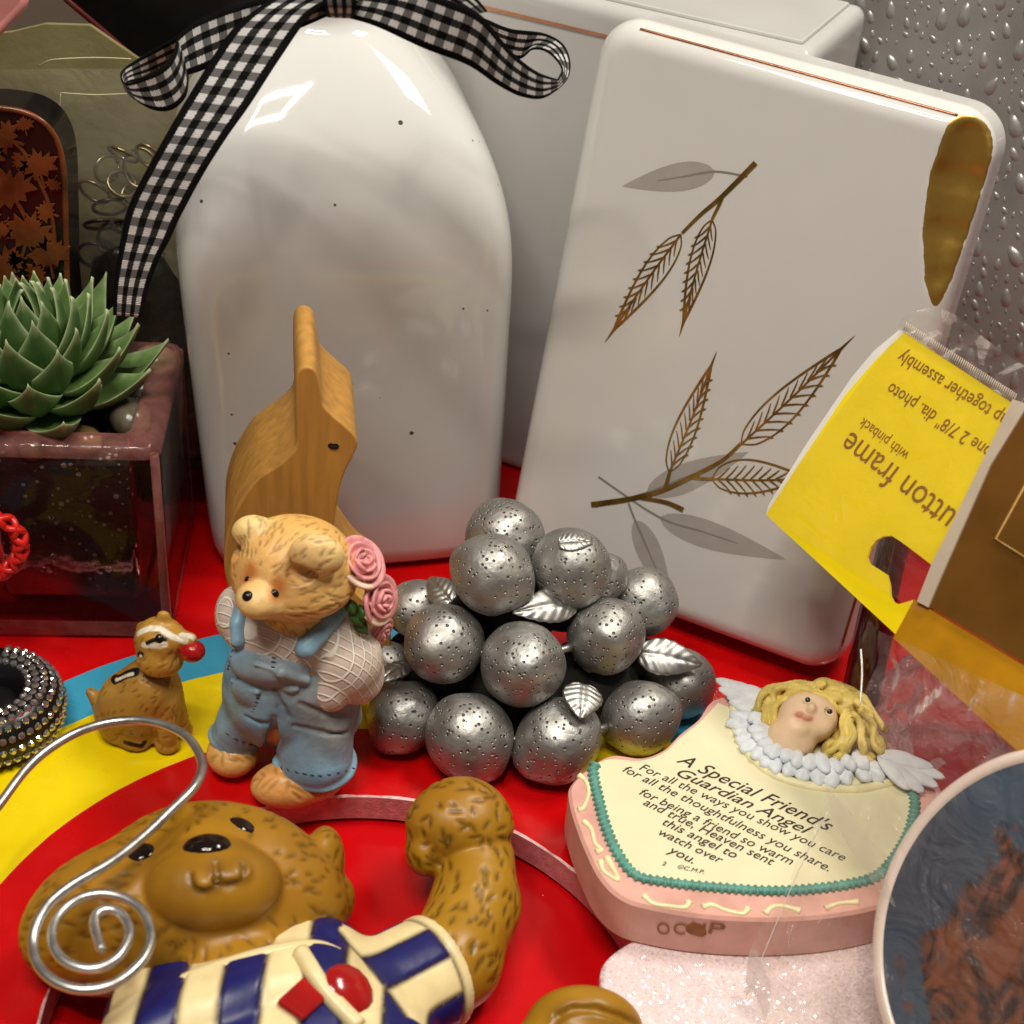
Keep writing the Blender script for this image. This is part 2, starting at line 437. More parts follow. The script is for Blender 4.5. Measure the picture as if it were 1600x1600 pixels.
V, F = boxv((0, 44, 14), (40, 0, 0), (0, 0.5, 0), (0, 0, 17))
tag(part('wall_back', V, F, 'backdrop_wall', smooth=False), 'dull beige wall behind the objects', 'wall', kind='structure')

# ------------------------------------------------------------------ white milk-glass bottle
specks(mat('milk_glass', (0.64, 0.635, 0.61, 1), rough=0.07, var=0.03, vscale=0.6, bump=0.035, bscale=0.8, bdist=0.05, spec=0.55), 1.9, 0.12, (0.08, 0.07, 0.06, 1))
A = atZ(350, 912); B = atZ(776, 880)
e1 = norm(B-A); eb = vec(-e1[1], e1[0], 0); W = np.linalg.norm(B-A)/2*1.06
axis = (A+B)/2+eb*W
lean = norm(vec(-0.035, 0.0, 1.0))
V = []; na = 96
prof = [(0.0, W-0.55, 3.5), (0.06, W-0.22, 4), (0.25, W-0.03, 6.5), (0.6, W, 8)]
prof += [(z, W*(1+0.006*z), 9) for z in np.linspace(1.2, 7.0, 8)]
ZS, ZN = 7.1, 12.1; wn = 1.12
for t in np.linspace(0.04, 1, 26):
    prof.append((ZS+(ZN-ZS)*t, wn+(W*1.043-wn)*max(0.0, 1-t**2.7), 9-7*t**1.5))
prof += [(z, wn+0.0, 2) for z in (12.3, 13.0, 14.0)]+[(14.2, wn+0.25, 2), (14.7, wn+0.3, 2), (15.0, wn+0.2, 2), (15.02, wn-0.1, 2), (14, wn-0.15, 2)]
for z, hw, ex in prof:
    for k in range(na):
        a = 2*math.pi*k/na; c, s_ = math.cos(a), math.sin(a)
        q = (abs(c)**ex+abs(s_)**ex)**(-1/ex)*hw
        V.append(axis+e1*q*c+eb*q*s_+lean*z)
F = [tuple(range(na))[::-1]]
for i in range(len(prof)-1):
    for k in range(na):
        q = (k+1) % na; F.append((i*na+k, i*na+q, (i+1)*na+q, (i+1)*na+k))
F.append(tuple(range((len(prof)-1)*na, len(prof)*na)))
bottle = part('milk_bottle', V, F, 'milk_glass')
tag(bottle, 'white milk glass bottle with rounded shoulders, bow around its neck', 'bottle')
NECK = axis+lean*12.3

# ------------------------------------------------------------------ checked ribbon bow
mt = mat('gingham', rough=0.8, spec=0.12, var=0.06, vscale=8, bump=0.0)
nt, bs = nodes_of(mt); mx = col_link(mt)
uvn = N(nt, 'ShaderNodeTexCoord'); sp = N(nt, 'ShaderNodeSeparateXYZ'); nt.links.new(uvn.outputs['UV'], sp.inputs[0])
def mth(op, a, b=None, c=None):
    q = N(nt, 'ShaderNodeMath', operation=op)
    for i, x in enumerate((a, b, c)):
        if x is None: continue
        if isinstance(x, (int, float)): q.inputs[i].default_value = x
        else: nt.links.new(x, q.inputs[i])
    return q.outputs[0]
U_ = sp.outputs[0]; V_ = sp.outputs[1]
wob = mth('MULTIPLY', mth('SINE', mth('MULTIPLY', V_, 90.0)), 0.006)
Uw = mth('ADD', U_, wob)
colm = mth('LESS_THAN', mth('FRACT', mth('MULTIPLY', mth('SUBTRACT', Uw, 0.14), 1/0.29)), 0.50)     # light columns
inside = mth('MULTIPLY', mth('GREATER_THAN', Uw, 0.14), mth('LESS_THAN', Uw, 0.865))
colm = mth('MULTIPLY', colm, inside)
row = mth('LESS_THAN', mth('FRACT', mth('MULTIPLY', V_, 1/0.34)), 0.5)
val = mth('ADD', mth('MULTIPLY', mth('MULTIPLY', colm, row), 0.74), mth('MULTIPLY', mth('MULTIPLY', colm, mth('SUBTRACT', 1.0, row)), 0.16))
val = mth('ADD', val, mth('MULTIPLY', mth('MULTIPLY', mth('MULTIPLY', mth('SUBTRACT', 1.0, colm), row), inside), 0.03))
weave = mth('MULTIPLY_ADD', mth('SINE', mth('MULTIPLY', V_, 190.0)), 0.22, 0.8)
val = mth('ADD', mth('MULTIPLY', val, weave), 0.003)
cb = N(nt, 'ShaderNodeCombineColor')
nt.links.new(val, cb.inputs[0]); nt.links.new(mth('MULTIPLY', val, 0.97), cb.inputs[1]); nt.links.new(mth('MULTIPLY', val, 0.95), cb.inputs[2])
nt.links.new(cb.outputs[0], mx.inputs[6])
bp = N(nt, 'ShaderNodeBump'); bp.inputs['Strength'].default_value = 0.5; bp.inputs['Distance'].default_value = 0.0002
nt.links.new(mth('SINE', mth('MULTIPLY', V_, 190.0)), bp.inputs['Height']); nt.links.new(bp.outputs[0], bs.inputs['Normal'])
bow = root('ribbon_bow', NECK, 'black and white gingham ribbon bow tied on the white bottle', 'ribbon')
def strip(name, EA, EB, v0=0.0, sub=8, m=8):
    """ribbon from two edge polylines of (u, v, Y)"""
    a = catmull([atY(*q) for q in EA], sub); b = catmull([atY(*q) for q in EB], sub)
    # resample both to the same count by arc length of the mid line
    def res(P, k):
        s_ = np.r_[0, np.cumsum(np.linalg.norm(np.diff(P, axis=0), axis=1))]; t = np.linspace(0, s_[-1], k)
        return np.stack([np.interp(t, s_, P[:, i]) for i in range(3)], 1)
    k = 70; a, b = res(a, k), res(b, k); mid = (a+b)/2
    L = np.r_[0, np.cumsum(np.linalg.norm(np.diff(mid, axis=0), axis=1))]
    V = []; uv = []; F = []
    for i in range(k):
        for j in range(m+1):
            V.append(a[i]+(b[i]-a[i])*j/m); uv.append((j/m, v0+L[i]))
    for i in range(k-1):
        for j in range(m): F.append((i*(m+1)+j, i*(m+1)+j+1, (i+1)*(m+1)+j+1, (i+1)*(m+1)+j))
    o = part(name, V, F, 'gingham', bow, uv=np.array(uv))
    so = o.modifiers.new('thick', 'SOLIDIFY'); so.thickness = 0.03*CM; so.offset = 0
    return o
YB = 27.4
strip('tail', [(440, -12, YB), (387, 25, YB-.3), (353, 59, YB-.5), (297, 147, YB-1.0), (259, 212, YB-1.35), (231, 262, YB-1.5), (200, 325, YB-1.6), (187, 384, YB-1.7), (178, 447, YB-1.8), (177, 492, YB-1.9)],
      [(535, -5, YB), (487, 22, YB-.4), (437, 91, YB-.8), (391, 162, YB-1.25), (353, 216, YB-1.5), (316, 275, YB-1.65), (281, 340, YB-1.75), (265, 375, YB-1.8), (250, 403, YB-1.85), (234, 444, YB-1.9), (222, 496, YB-2.0)])
strip('loop', [(535, -25, YB), (460, -8, YB+.1), (400, 0, YB+.3), (340, 18, YB+.5), (300, 36, YB+.6), (276, 58, YB+.6)],
      [(520, 22, YB), (450, 52, YB+.1), (400, 72, YB+.2), (350, 95, YB+.2), (310, 112, YB+.2), (287, 118, YB+.3)])
strip('loop', [(277, 58, YB+.6), (245, 75, YB+.6), (214, 93, YB+.5), (190, 112, YB+.2), (196, 130, YB-.4), (226, 118, YB-.5), (254, 103, YB-.4), (270, 84, YB-.1), (277, 62, YB+.2)],
      [(290, 100, YB+.9), (262, 110, YB+.9), (232, 122, YB+.7), (198, 130, YB+.2), (200, 146, YB-.4), (235, 170, YB-.5), (266, 172, YB-.3), (290, 150, YB), (294, 112, YB+.4)])
strip('loop', [(553, -22, YB), (640, -18, YB-.5), (700, 0, YB-.8), (749, 22, YB-.9), (779, 56, YB-.8), (805, 86, YB-.7), (839, 112, YB-.5), (872, 124, YB-.2)],
      [(535, 26, YB), (587, 41, YB-.5), (662, 75, YB-.8), (730, 101, YB-.9), (775, 131, YB-.8), (812, 150, YB-.7), (846, 154, YB-.5), (872, 139, YB-.2)])
strip('loop', [(872, 124, YB-.2), (878, 108, YB+.1), (867, 91, YB+.4), (850, 79, YB+.7), (830, 78, YB+.9), (811, 92, YB+1.0), (770, 78, YB+1.0), (700, 50, YB+.8)],
      [(872, 139, YB-.2), (887, 122, YB+.1), (891, 97, YB+.4), (880, 69, YB+.7), (850, 52, YB+.9), (797, 45, YB+1.0), (755, 28, YB+1.0), (700, 8, YB+.8)], v0=3.1)
strip('tail', [(690, -40, YB+.6), (735, -12, YB+.5), (762, 18, YB+.4)], [(650, -5, YB+.6), (700, 8, YB+.5), (738, 24, YB+.4)])
strip('knot', [(506, -40, YB-.1), (504, -15, YB-.45), (506, 10, YB-.5), (512, 26, YB-.2)], [(556, -40, YB-.1), (554, -15, YB-.45), (556, 10, YB-.5), (552, 28, YB-.2)])
strip('neck_band', [(470, -60, YB+.3), (520, -40, YB-.1), (620, -40, YB), (690, -50, YB+.8)], [(470, 0, YB+.3), (520, 22, YB-.1), (620, 30, YB), (690, 10, YB+.8)])

# ------------------------------------------------------------------ porcelain vase with gold leaves (rounded slab leaning back)
PORC = (0.68, 0.67, 0.64, 1)
mat('porcelain', PORC, rough=0.10, var=0.02, vscale=0.5, bump=0.06, bscale=0.5, bdist=0.08, spec=0.55, sss=0.0)
mat('gold', (0.55, 0.30, 0.055, 1), rough=0.16, metal=1.0, var=0.35, vscale=1.5, bump=0.15, bscale=3)
def gold_mix():
    mt = MATS['porcelain'].copy(); mt.name = 'porcelain_gold'; nt, b = nodes_of(mt); MATS['porcelain_gold'] = mt
    g = N(nt, 'ShaderNodeBsdfPrincipled'); g.inputs['Base Color'].default_value = (0.85, 0.50, 0.10, 1); g.inputs['Metallic'].default_value = 0.9; g.inputs['Roughness'].default_value = 0.3
    tc = N(nt, 'ShaderNodeTexCoord'); n1 = N(nt, 'ShaderNodeTexNoise'); n1.inputs['Scale'].default_value = 90; n1.inputs['Detail'].default_value = 3
    bp = N(nt, 'ShaderNodeBump'); bp.inputs['Strength'].default_value = 0.35; bp.inputs['Distance'].default_value = 0.002
    nt.links.new(tc.outputs['Object'], n1.inputs['Vector']); nt.links.new(n1.outputs['Fac'], bp.inputs['Height']); nt.links.new(bp.outputs[0], g.inputs['Normal'])
    at = N(nt, 'ShaderNodeAttribute', attribute_name='Col'); n2 = N(nt, 'ShaderNodeTexNoise'); n2.inputs['Scale'].default_value = 700
    nt.links.new(tc.outputs['Object'], n2.inputs['Vector'])
    ad = N(nt, 'ShaderNodeMath', operation='MULTIPLY_ADD'); ad.inputs[1].default_value = 0.15; nt.links.new(n2.outputs['Fac'], ad.inputs[0]); nt.links.new(at.outputs['Fac'], ad.inputs[2])
    mr = N(nt, 'ShaderNodeMapRange'); mr.inputs[1].default_value = 0.5; mr.inputs[2].default_value = 0.65; nt.links.new(ad.outputs[0], mr.inputs[0])
    ms = N(nt, 'ShaderNodeMixShader'); nt.links.new(mr.outputs[0], ms.inputs[0]); nt.links.new(b.outputs[0], ms.inputs[1]); nt.links.new(g.outputs[0], ms.inputs[2])
    nt.links.new(ms.outputs[0], nt.nodes['Material Output'].inputs[0])
gold_mix()
mat('gold_print', (0.42, 0.245, 0.055, 1), rough=0.32, metal=0.85, var=0.45, vscale=2.5)
mat('grey_print', srgb(172, 166, 160), rough=0.12, var=0.06, vscale=2)
mat('grey_print_dark', srgb(140, 134, 128), rough=0.12, var=0.06, vscale=2)
mat('pink_gold', srgb(176, 120, 88), rough=0.25, metal=0.6, var=0.2)
VA = atZ(790, 888, 0.35); VB = atZ(1300, 1078, 0.35)
v1 = norm(VB-VA); vb = vec(-v1[1], v1[0], 0); TH = math.radians(11)
v2 = math.cos(TH)*vec(0, 0, 1)+math.sin(TH)*vb; v3 = np.cross(v1, v2)     # v3 points away from the viewer
if v3@vb < 0: v3 = -v3
def vpl(u, v): return onplane(u, v, VA, v3)
def vst(P): return np.stack([(P-VA)@v1, (P-VA)@v2], -1)
VT = 1.9; RB = 0.55
quad = [vst(vpl(*q)) for q in ((790, 888), (1282, 1072), (1550, 170), (957, 12))]
def poly_sdf(P, poly):
    d = np.full(P.shape[:-1], 1e9); s_ = np.ones(P.shape[:-1])
    n = len(poly)
    for i in range(n):
        a, b = poly[i], poly[i-1]; e_ = b-a; w_ = P-a
        t = np.clip((w_@e_)/(e_@e_), 0, 1); bq = w_-t[..., None]*e_
        d = np.minimum(d, (bq**2).sum(-1))
        c1 = P[..., 1] >= a[1]; c2 = P[..., 1] < b[1]; c3 = e_[0]*w_[..., 1] > e_[1]*w_[..., 0]
        flip = (c1 & c2 & c3) | (~c1 & ~c2 & ~c3); s_ = np.where(flip, -s_, s_)
    return s_*np.sqrt(d)
RC = 0.85                                                                                  # corner radius in the face
cen = np.mean(quad, axis=0); inner = [q+norm(cen-q)*RC*1.35 for q in quad]
def vase_fn(P):
    st = vst(P); d2 = poly_sdf(st, inner)-RC
    nn = (P-VA)@v3
    bulge = 0.0
    a = d2+RB; b = np.abs(nn-VT/2-bulge)-VT/2+RB
    return np.sqrt(np.maximum(a, 0)**2+np.maximum(b, 0)**2)+np.minimum(np.maximum(a, b), 0)-RB
imp = Imp(); allc = np.array([VA+q[0]*v1+q[1]*v2+k*v3 for q in quad for k in (0, VT)])
imp.custom(vase_fn, allc.min(0), allc.max(0), k=0.05)
notch = []
for (u_, v_, hf_) in ((1528, 214, 44), (1506, 285, 46), (1487, 365, 38), (1476, 435, 24), (1470, 490, 9)):
    p_ = vpl(u_, v_); r_ = hf_*cmpx(p_)/0.86; notch.append((p_-v3*r_*0.45, r_))
imp.path([q[0] for q in notch], [q[1] for q in notch], k=0.10, sub=True)
V, F = imp.mesh(0.065)
nd = np.min([o[0](V) for o in imp.ops[1:]], axis=0); isg = np.clip((0.10-np.abs(nd))/0.05, 0, 1)
vase = root('porcelain_vase', (VA+VB)/2+v3*VT/2*0, 'white porcelain vase decorated with gold and grey leaves and gold lip', 'vase')
vase.location.z = 0
part('vase_body', V, F, 'porcelain_gold', vase, colors=np.repeat(isg[:, None], 3, 1))
def snap(P, off=0.006):
    P = np.array(P, float)
    for _ in range(4):
        d = vase_fn(P); e_ = 1e-3
        g = (vase_fn(P+e_*v3)-d)/e_; P = P-v3*np.clip(d/np.where(np.abs(g) < 0.2, 0.2*np.sign(g)-1e-9, g), -0.5, 0.5)[:, None]
    return P-v3*off
def inkline(mb, pts, wd, taper=(1, 1), off=0.008):
    """flat printed stroke on the vase from photo pixels"""
    pts = catmull(np.array(pts, float), 6); n = len(pts)
    T = np.gradient(pts, axis=0); T /= np.linalg.norm(T, axis=1)[:, None]+1e-9; Nn = np.stack([-T[:, 1], T[:, 0]], 1)
    ww = wd/2*np.interp(np.linspace(0, 1, n), [0, 0.5, 1], [taper[0], 1, taper[1]])
    L = pts+Nn*ww[:, None]; Rr = pts-Nn*ww[:, None]
    V = snap([vpl(*q) for q in np.vstack([L, Rr])], off)
    mb.add(V, [(i, i+1, n+i+1, n+i) for i in range(n-1)])
def leaf_outline(base, tip, wl, wr, n=15):
    base = np.array(base, float); tip = np.array(tip, float); ax = tip-base; L = np.linalg.norm(ax); ax /= L; pr = np.array([-ax[1], ax[0]])
    t = np.linspace(0, 1, n); sh = np.sin(math.pi*t**0.72)**0.85*(1-0.25*t)
    return base+np.outer(t*L, ax)+np.outer(sh*wl, pr), base+np.outer(t*L, ax)-np.outer(sh*wr, pr), ax, pr, L, t, sh
def gold_leaf(base, tip, wl, wr, spike_side):
    mb = MB(); l, r, ax, pr, L, t, sh = leaf_outline(base, tip, wl, wr)
    inkline(mb, l, 3.4, (0.7, 1.3), 0.008); inkline(mb, r, 3.4, (0.7, 1.3), 0.010)
    base = np.array(base, float); tip = np.array(tip, float)
    inkline(mb, [base, base+ax*L*0.5+pr*2, tip], 3.0, (1.1, 1.0), 0.012)
    inkline(mb, [tip-ax*L*0.08, tip, tip+ax*L*0.14], 4.5, (1.4, 0.1), 0.014)
    for k in range(9):
        f = 0.06+0.78*k/9; p = base+ax*L*f
        for sd, wd in ((1, wl), (-1, wr)):
            s0 = np.interp(f+0.11, t, sh)*wd; e_ = base+ax*L*(f+0.13)+sd*pr*s0*(0.97 if sd == spike_side else 0.72)
            inkline(mb, [p, (p+e_)/2+ax*L*0.006, e_], 2.5, (1.0, 0.45), 0.016+0.0006*k)
            if sd == spike_side:
                inkline(mb, [e_-ax*2, e_+sd*pr*3+ax*1, e_+sd*pr*6+ax*3], 2.6, (1.2, 0.2), 0.018+0.0006*k)
    mb.build('gold_leaf', 'gold_print', vase, smooth=False)
def grey_leaf(base, tip, wl, wr, stem=None):
    l, r, ax, pr, L, t, sh = leaf_outline(base, tip, wl, wr, 20)
    V = snap([vpl(*q) for q in np.vstack([l, r])], 0.004); n = len(l)
    o = part('grey_leaf', V, [(i, i+1, n+i+1, n+i) for i in range(n-1)], 'grey_print', vase, smooth=False)
    mb = MB(); b = np.array(base, float)
    inkline(mb, [stem or b, b, b+ax*L*0.35, b+ax*L*0.62], 3.5, (1, 0.4), 0.0062)
    mb.build('leaf_vein', 'grey_print_dark', o, smooth=False)
grey_leaf((1118, 268), (972, 291), 25, 24, (1168, 276))
grey_leaf((1010, 770), (1170, 706), 26, 24, (930, 792))
grey_leaf((992, 812), (1050, 945), 20, 22, (982, 786))
grey_leaf((1030, 808), (1228, 874), 26, 22, (935, 745))
gold_leaf((1064, 366), (960, 514), 20, 20, 1)
gold_leaf((1113, 343), (1068, 503), 18, 17, 1)
gold_leaf((1046, 738), (1111, 572), 17, 20, 1)
gold_leaf((1158, 694), (1314, 545), 30, 22, 1)
gold_leaf((1112, 748), (1262, 748), 25, 33, 1)
mb = MB()
inkline(mb, [(1181, 254), (1130, 305), (1095, 335), (1066, 364)], 6, (1.4, 0.7), 0.020)
inkline(mb, [(1131, 303), (1124, 320), (1113, 342)], 5, (1, 0.8), 0.022)
mb.build('gold_stem', 'gold_print', vase, smooth=False); mb = MB()
inkline(mb, [(924, 788), (985, 779), (1035, 766), (1090, 740), (1130, 718), (1158, 692)], 7, (1.2, 0.7), 0.020)
inkline(mb, [(1038, 766), (1043, 752), (1047, 737)], 6, (1, 0.8), 0.022)
inkline(mb, [(1080, 745), (1095, 747), (1114, 748)], 5, (1, 0.8), 0.0235)
inkline(mb, [(1000, 777), (1040, 784), (1068, 796)], 6.5, (0.8, 1.2), 0.025)
mb.build('gold_stem', 'gold_print', vase, smooth=False)
# pink-gold line along the top edge and down the right edge
edge = []
for s_ in np.linspace(0, 1, 60):
    q = inner[3]*(1-s_)+inner[2]*s_; dq = norm(vec(*(inner[2]-inner[3]), 0))[:2]; nq = np.array([-dq[1], dq[0]])
    p = q+nq*(RC-0.16)
    edge.append(VA+p[0]*v1+p[1]*v2)
edge = np.array(edge); on = snap(edge, 0.0)
V, F = tube(on, 0.03, 6); part('gold_line', V, F, 'pink_gold', vase)
edge = []
for s_ in np.linspace(0, 0.5, 40):
    q = inner[1]*(1-s_)+inner[2]*s_; dq = norm(vec(*(inner[2]-inner[1]), 0))[:2]; nq = np.array([dq[1], -dq[0]])
    p = q+nq*(RC-0.1); edge.append(VA+p[0]*v1+p[1]*v2)
V, F = tube(snap(np.array(edge), 0.0), 0.035, 6); part('gold_line', V, F, 'pink_gold', vase)

# ------------------------------------------------------------------ white lidded box behind
mat('white_box', (0.50, 0.49, 0.47, 1), rough=0.16, var=0.04, vscale=0.5, bump=0.03, bscale=1)
K = atY(870, -8, 34.0); KR = atY(1282, 118, 34.0)
d1 = norm(vec(v1[0], v1[1], 0)); rr = d1 - 0
db = vec(-d1[1], d1[0], 0)
KR = onplane(1268, 100, K, db); KR[2] = K[2]
zt = K[2]; L0 = K-d1*6.5; c = (L0+KR)/2+db*1.9; c[2] = zt/2
imp = Imp(); Rm = np.array([d1, db, vec(0, 0, 1)]).T
imp.rbox(c, (np.linalg.norm(KR-L0)/2, 1.9, zt/2), 0.28, Rm)
V, F = imp.mesh(0.13)
wb = root('porcelain_box', (c[0], c[1], 0), 'tall white lidded box in shade behind bottle and vase', 'box')
part('box_body', V, F, 'white_box', wb)
V, F = boxv(c+vec(0, 0, zt/2+0.02), d1*(np.linalg.norm(KR-L0)/2-0.35), db*1.55, vec(0, 0, 0.06))
subsurf(part('lid', V, F, 'white_box', wb, smooth=False), 0, 0.05)
V, F = boxv(c-db*1.905+vec(0, 0, zt/2-0.62), d1*(np.linalg.norm(KR-L0)/2-0.3), db*0.03, vec(0, 0, 0.03))
part('gold_line', V, F, 'pink_gold', wb, smooth=False)
def film(mt, op, col, bumps=0.6, scale=0.9, dist=0.25):
    nt, b = nodes_of(mt)
    tr = N(nt, 'ShaderNodeBsdfTransparent'); tr.inputs[0].default_value = (0.97, 0.96, 0.94, 1); ms = N(nt, 'ShaderNodeMixShader')
    lw = N(nt, 'ShaderNodeLayerWeight'); lw.inputs['Blend'].default_value = 0.25
    mr = N(nt, 'ShaderNodeMapRange'); mr.inputs[3].default_value = op; mr.inputs[4].default_value = min(1, op+0.45)
    nt.links.new(lw.outputs['Fresnel'], mr.inputs[0]); nt.links.new(mr.outputs[0], ms.inputs[0])
    nt.links.new(tr.outputs[0], ms.inputs[1]); nt.links.new(b.outputs[0], ms.inputs[2])
    nt.links.new(ms.outputs[0], nt.nodes['Material Output'].inputs[0])
    tc = N(nt, 'ShaderNodeTexCoord'); n1 = N(nt, 'ShaderNodeTexNoise'); n1.inputs['Scale'].default_value = scale*100; n1.inputs['Detail'].default_value = 4; n1.inputs['Distortion'].default_value = 1.2
    bp = N(nt, 'ShaderNodeBump'); bp.inputs['Strength'].default_value = bumps; bp.inputs['Distance'].default_value = dist*CM
    nt.links.new(tc.outputs['Object'], n1.inputs['Vector']); nt.links.new(n1.outputs['Fac'], bp.inputs['Height']); nt.links.new(bp.outputs[0], b.inputs['Normal'])
    col_link(mt).inputs[6].default_value = col
# ------------------------------------------------------------------ glass cube pot with soil
mt = mat('pot_glass', (0.97, 0.96, 0.94, 1), rough=0.012, trans=1.0, spec=0.15, ior=1.38, var=0.0, rvar=0)
nt, b = nodes_of(mt)        # clear glass with Fresnel gloss; red light from the board put in as pink tint
tr = N(nt, 'ShaderNodeBsdfTransparent'); tr.inputs[0].default_value = (0.97, 0.92, 0.91, 1); df = N(nt, 'ShaderNodeBsdfDiffuse'); df.inputs[0].default_value = (0.75, 0.34, 0.32, 1)
m0 = N(nt, 'ShaderNodeMixShader'); m0.inputs[0].default_value = 0.008; nt.links.new(tr.outputs[0], m0.inputs[1]); nt.links.new(df.outputs[0], m0.inputs[2])
gl = N(nt, 'ShaderNodeBsdfGlossy'); gl.inputs['Roughness'].default_value = 0.04; fr0 = N(nt, 'ShaderNodeFresnel'); fr0.inputs['IOR'].default_value = 1.24
tc = N(nt, 'ShaderNodeTexCoord'); n1 = N(nt, 'ShaderNodeTexNoise'); n1.inputs['Scale'].default_value = 160; bp = N(nt, 'ShaderNodeBump'); bp.inputs['Strength'].default_value = 0.25; bp.inputs['Distance'].default_value = 0.001
nt.links.new(tc.outputs['Object'], n1.inputs['Vector']); nt.links.new(n1.outputs['Fac'], bp.inputs['Height']); nt.links.new(bp.outputs[0], gl.inputs['Normal'])
ms = N(nt, 'ShaderNodeMixShader'); nt.links.new(fr0.outputs[0], ms.inputs[0]); nt.links.new(m0.outputs[0], ms.inputs[1]); nt.links.new(gl.outputs[0], ms.inputs[2]); nt.links.new(ms.outputs[0], nt.nodes['Material Output'].inputs[0])
mat('soil', (0.006, 0.005, 0.004, 1), rough=0.9, var=0.7, vscale=6, bump=1.0, bscale=14, bdist=0.08)
specks(MATS['soil'], 7, 0.42, (0.25, 0.24, 0.22, 1))
PZ = 5.0
FRc = atZ(247, 702, PZ); BRc = atZ(304, 534, PZ)
pe = norm(vec(BRc[0]-FRc[0]-0.25, BRc[1]-FRc[1], 0)); pf = vec(-pe[1], pe[0], 0)      # pe: back, pf: left
PS = 4.4; pc = FRc+pe*PS/2+pf*PS/2; pc[2] = 0
def rsq(hw, r, z, n=7):
    out = []
    for ci, (sx, sy) in enumerate(((1, -1), (1, 1), (-1, 1), (-1, -1))):
        a0 = (-90, 0, 90, 180)[ci]
        for k in range(n):
            a = math.radians(a0+90*k/(n-1)); out.append(pc-pf*(sx*(hw-r)+r*math.cos(a))+pe*(sy*(hw-r)+r*math.sin(a))+vec(0, 0, z))
    return out
def loft(rings, cap0=True, cap1=True):
    n = len(rings[0]); V = np.vstack(rings); F = []
    for i in range(len(rings)-1):
        for k in range(n):
            q = (k+1) % n; F.append((i*n+k, i*n+q, (i+1)*n+q, (i+1)*n+k))
    if cap0: F.append(tuple(range(n))[::-1])
    if cap1: F.append(tuple(range((len(rings)-1)*n, len(rings)*n)))
    return V, F
hw = PS/2; wl = 0.66
rings = [rsq(hw-0.14, 0.25, 0.0), rsq(hw-0.03, 0.32, 0.09), rsq(hw, 0.34, 0.3), rsq(hw, 0.34, PZ-0.22), rsq(hw-0.05, 0.32, PZ-0.06), rsq(hw-0.16, 0.25, PZ),
         rsq(hw-wl+0.12, 0.22, PZ), rsq(hw-wl+0.03, 0.2, PZ-0.06), rsq(hw-wl, 0.2, PZ-0.2), rsq(hw-wl-0.04, 0.2, 0.70), rsq(hw-wl-0.14, 0.14, 0.52), rsq(hw-wl-0.4, 0.05, 0.46)]
V, F = loft(rings)
pot = part('glass_pot', V, F, 'pot_glass')
mt = mat('edge_glow_glass', srgb(226, 150, 142), rough=0.06, var=0.35, vscale=2.5, spec=0.9, bump=0.3, bscale=3, bdist=0.05); film(mt, 0.17, srgb(226, 150, 142), 0.4, 2.0, 0.1)  # pink of the red board's light in the glass edges, put into the colour
V, F = loft([rsq(hw+0.004, 0.34, PZ-0.28), rsq(hw+0.004, 0.34, PZ-0.20), rsq(hw-0.046, 0.32, PZ-0.056), rsq(hw-0.16, 0.25, PZ+0.004), rsq(hw-wl+0.12, 0.22, PZ+0.004), rsq(hw-wl+0.026, 0.2, PZ-0.056)], False, False); part('rim', V, F, 'edge_glow_glass', pot)
V, F = loft([rsq(hw-0.025, 0.32, 0.09), rsq(hw+0.004, 0.34, 0.3), rsq(hw+0.004, 0.34, 0.52)], False, False); part('base', V, F, 'edge_glow_glass', pot)
for sx, sy in ((1, -1), (1, 1)):
    c0 = pc-pf*sx*(hw-0.11)+pe*sy*(hw-0.11); V, F = tube([c0+vec(0, 0, 0.3), c0+vec(0, 0, PZ-0.2)], 0.10, 10); part('corner_edge', V, F, 'edge_glow_glass', pot)
tag(pot, 'thick clear glass cube planter filled with black soil', 'planter')
V, F = loft([rsq(hw-wl-0.44, 0.05, 0.48), rsq(hw-wl-0.17, 0.14, 0.55), rsq(hw-wl-0.05, 0.2, 0.72), rsq(hw-wl-0.02, 0.2, 4.1), rsq(hw-wl-0.4, 0.18, 4.2)])
tag(part('potting_soil', V, F, 'soil', smooth=False), 'black potting soil inside the glass cube planter', 'soil', kind='stuff')
# pebbles on the soil
for i, (u, v, z, r, c, lab) in enumerate([(243, 566, 4.55, 0.46, (150, 135, 105), 'pale beige pebble at the back corner of the glass planter'),
        (225, 607, 4.5, 0.42, (70, 66, 58), 'dark grey pebble behind the round glassy one in the planter'),
        (204, 652, 4.55, 0.46, (96, 88, 74), 'round glassy pebble by the front right corner of planter'),
        (132, 688, 4.45, 0.36, (110, 88, 52), 'brown pebble below the leaves behind the front rim'),
        (58, 694, 4.42, 0.36, (92, 76, 48), 'flat brown pebble at left behind the planter front rim'),
        (180, 560, 4.45, 0.4, (80, 70, 50), 'olive pebble half hidden by the succulent leaf tips')]):
    P = atZ(u, v, z); V, F = icos(P, (r*1.1, r*0.95, r*0.75), frame((0.2*math.sin(i*3), -0.3, 1), (math.cos(i), math.sin(i), 0)), 20, 12)
    V = P+(V-P)*(1+0.06*vnoise(V, 3, i))[:, None]
    mat('pebble_%d' % i, srgb(*c), rough=0.2, var=0.35, vscale=3, bump=0.2, bscale=5)
    tag(part('pebble', V, F, 'pebble_%d' % i), lab, 'pebble', 'pebbles in the planter')

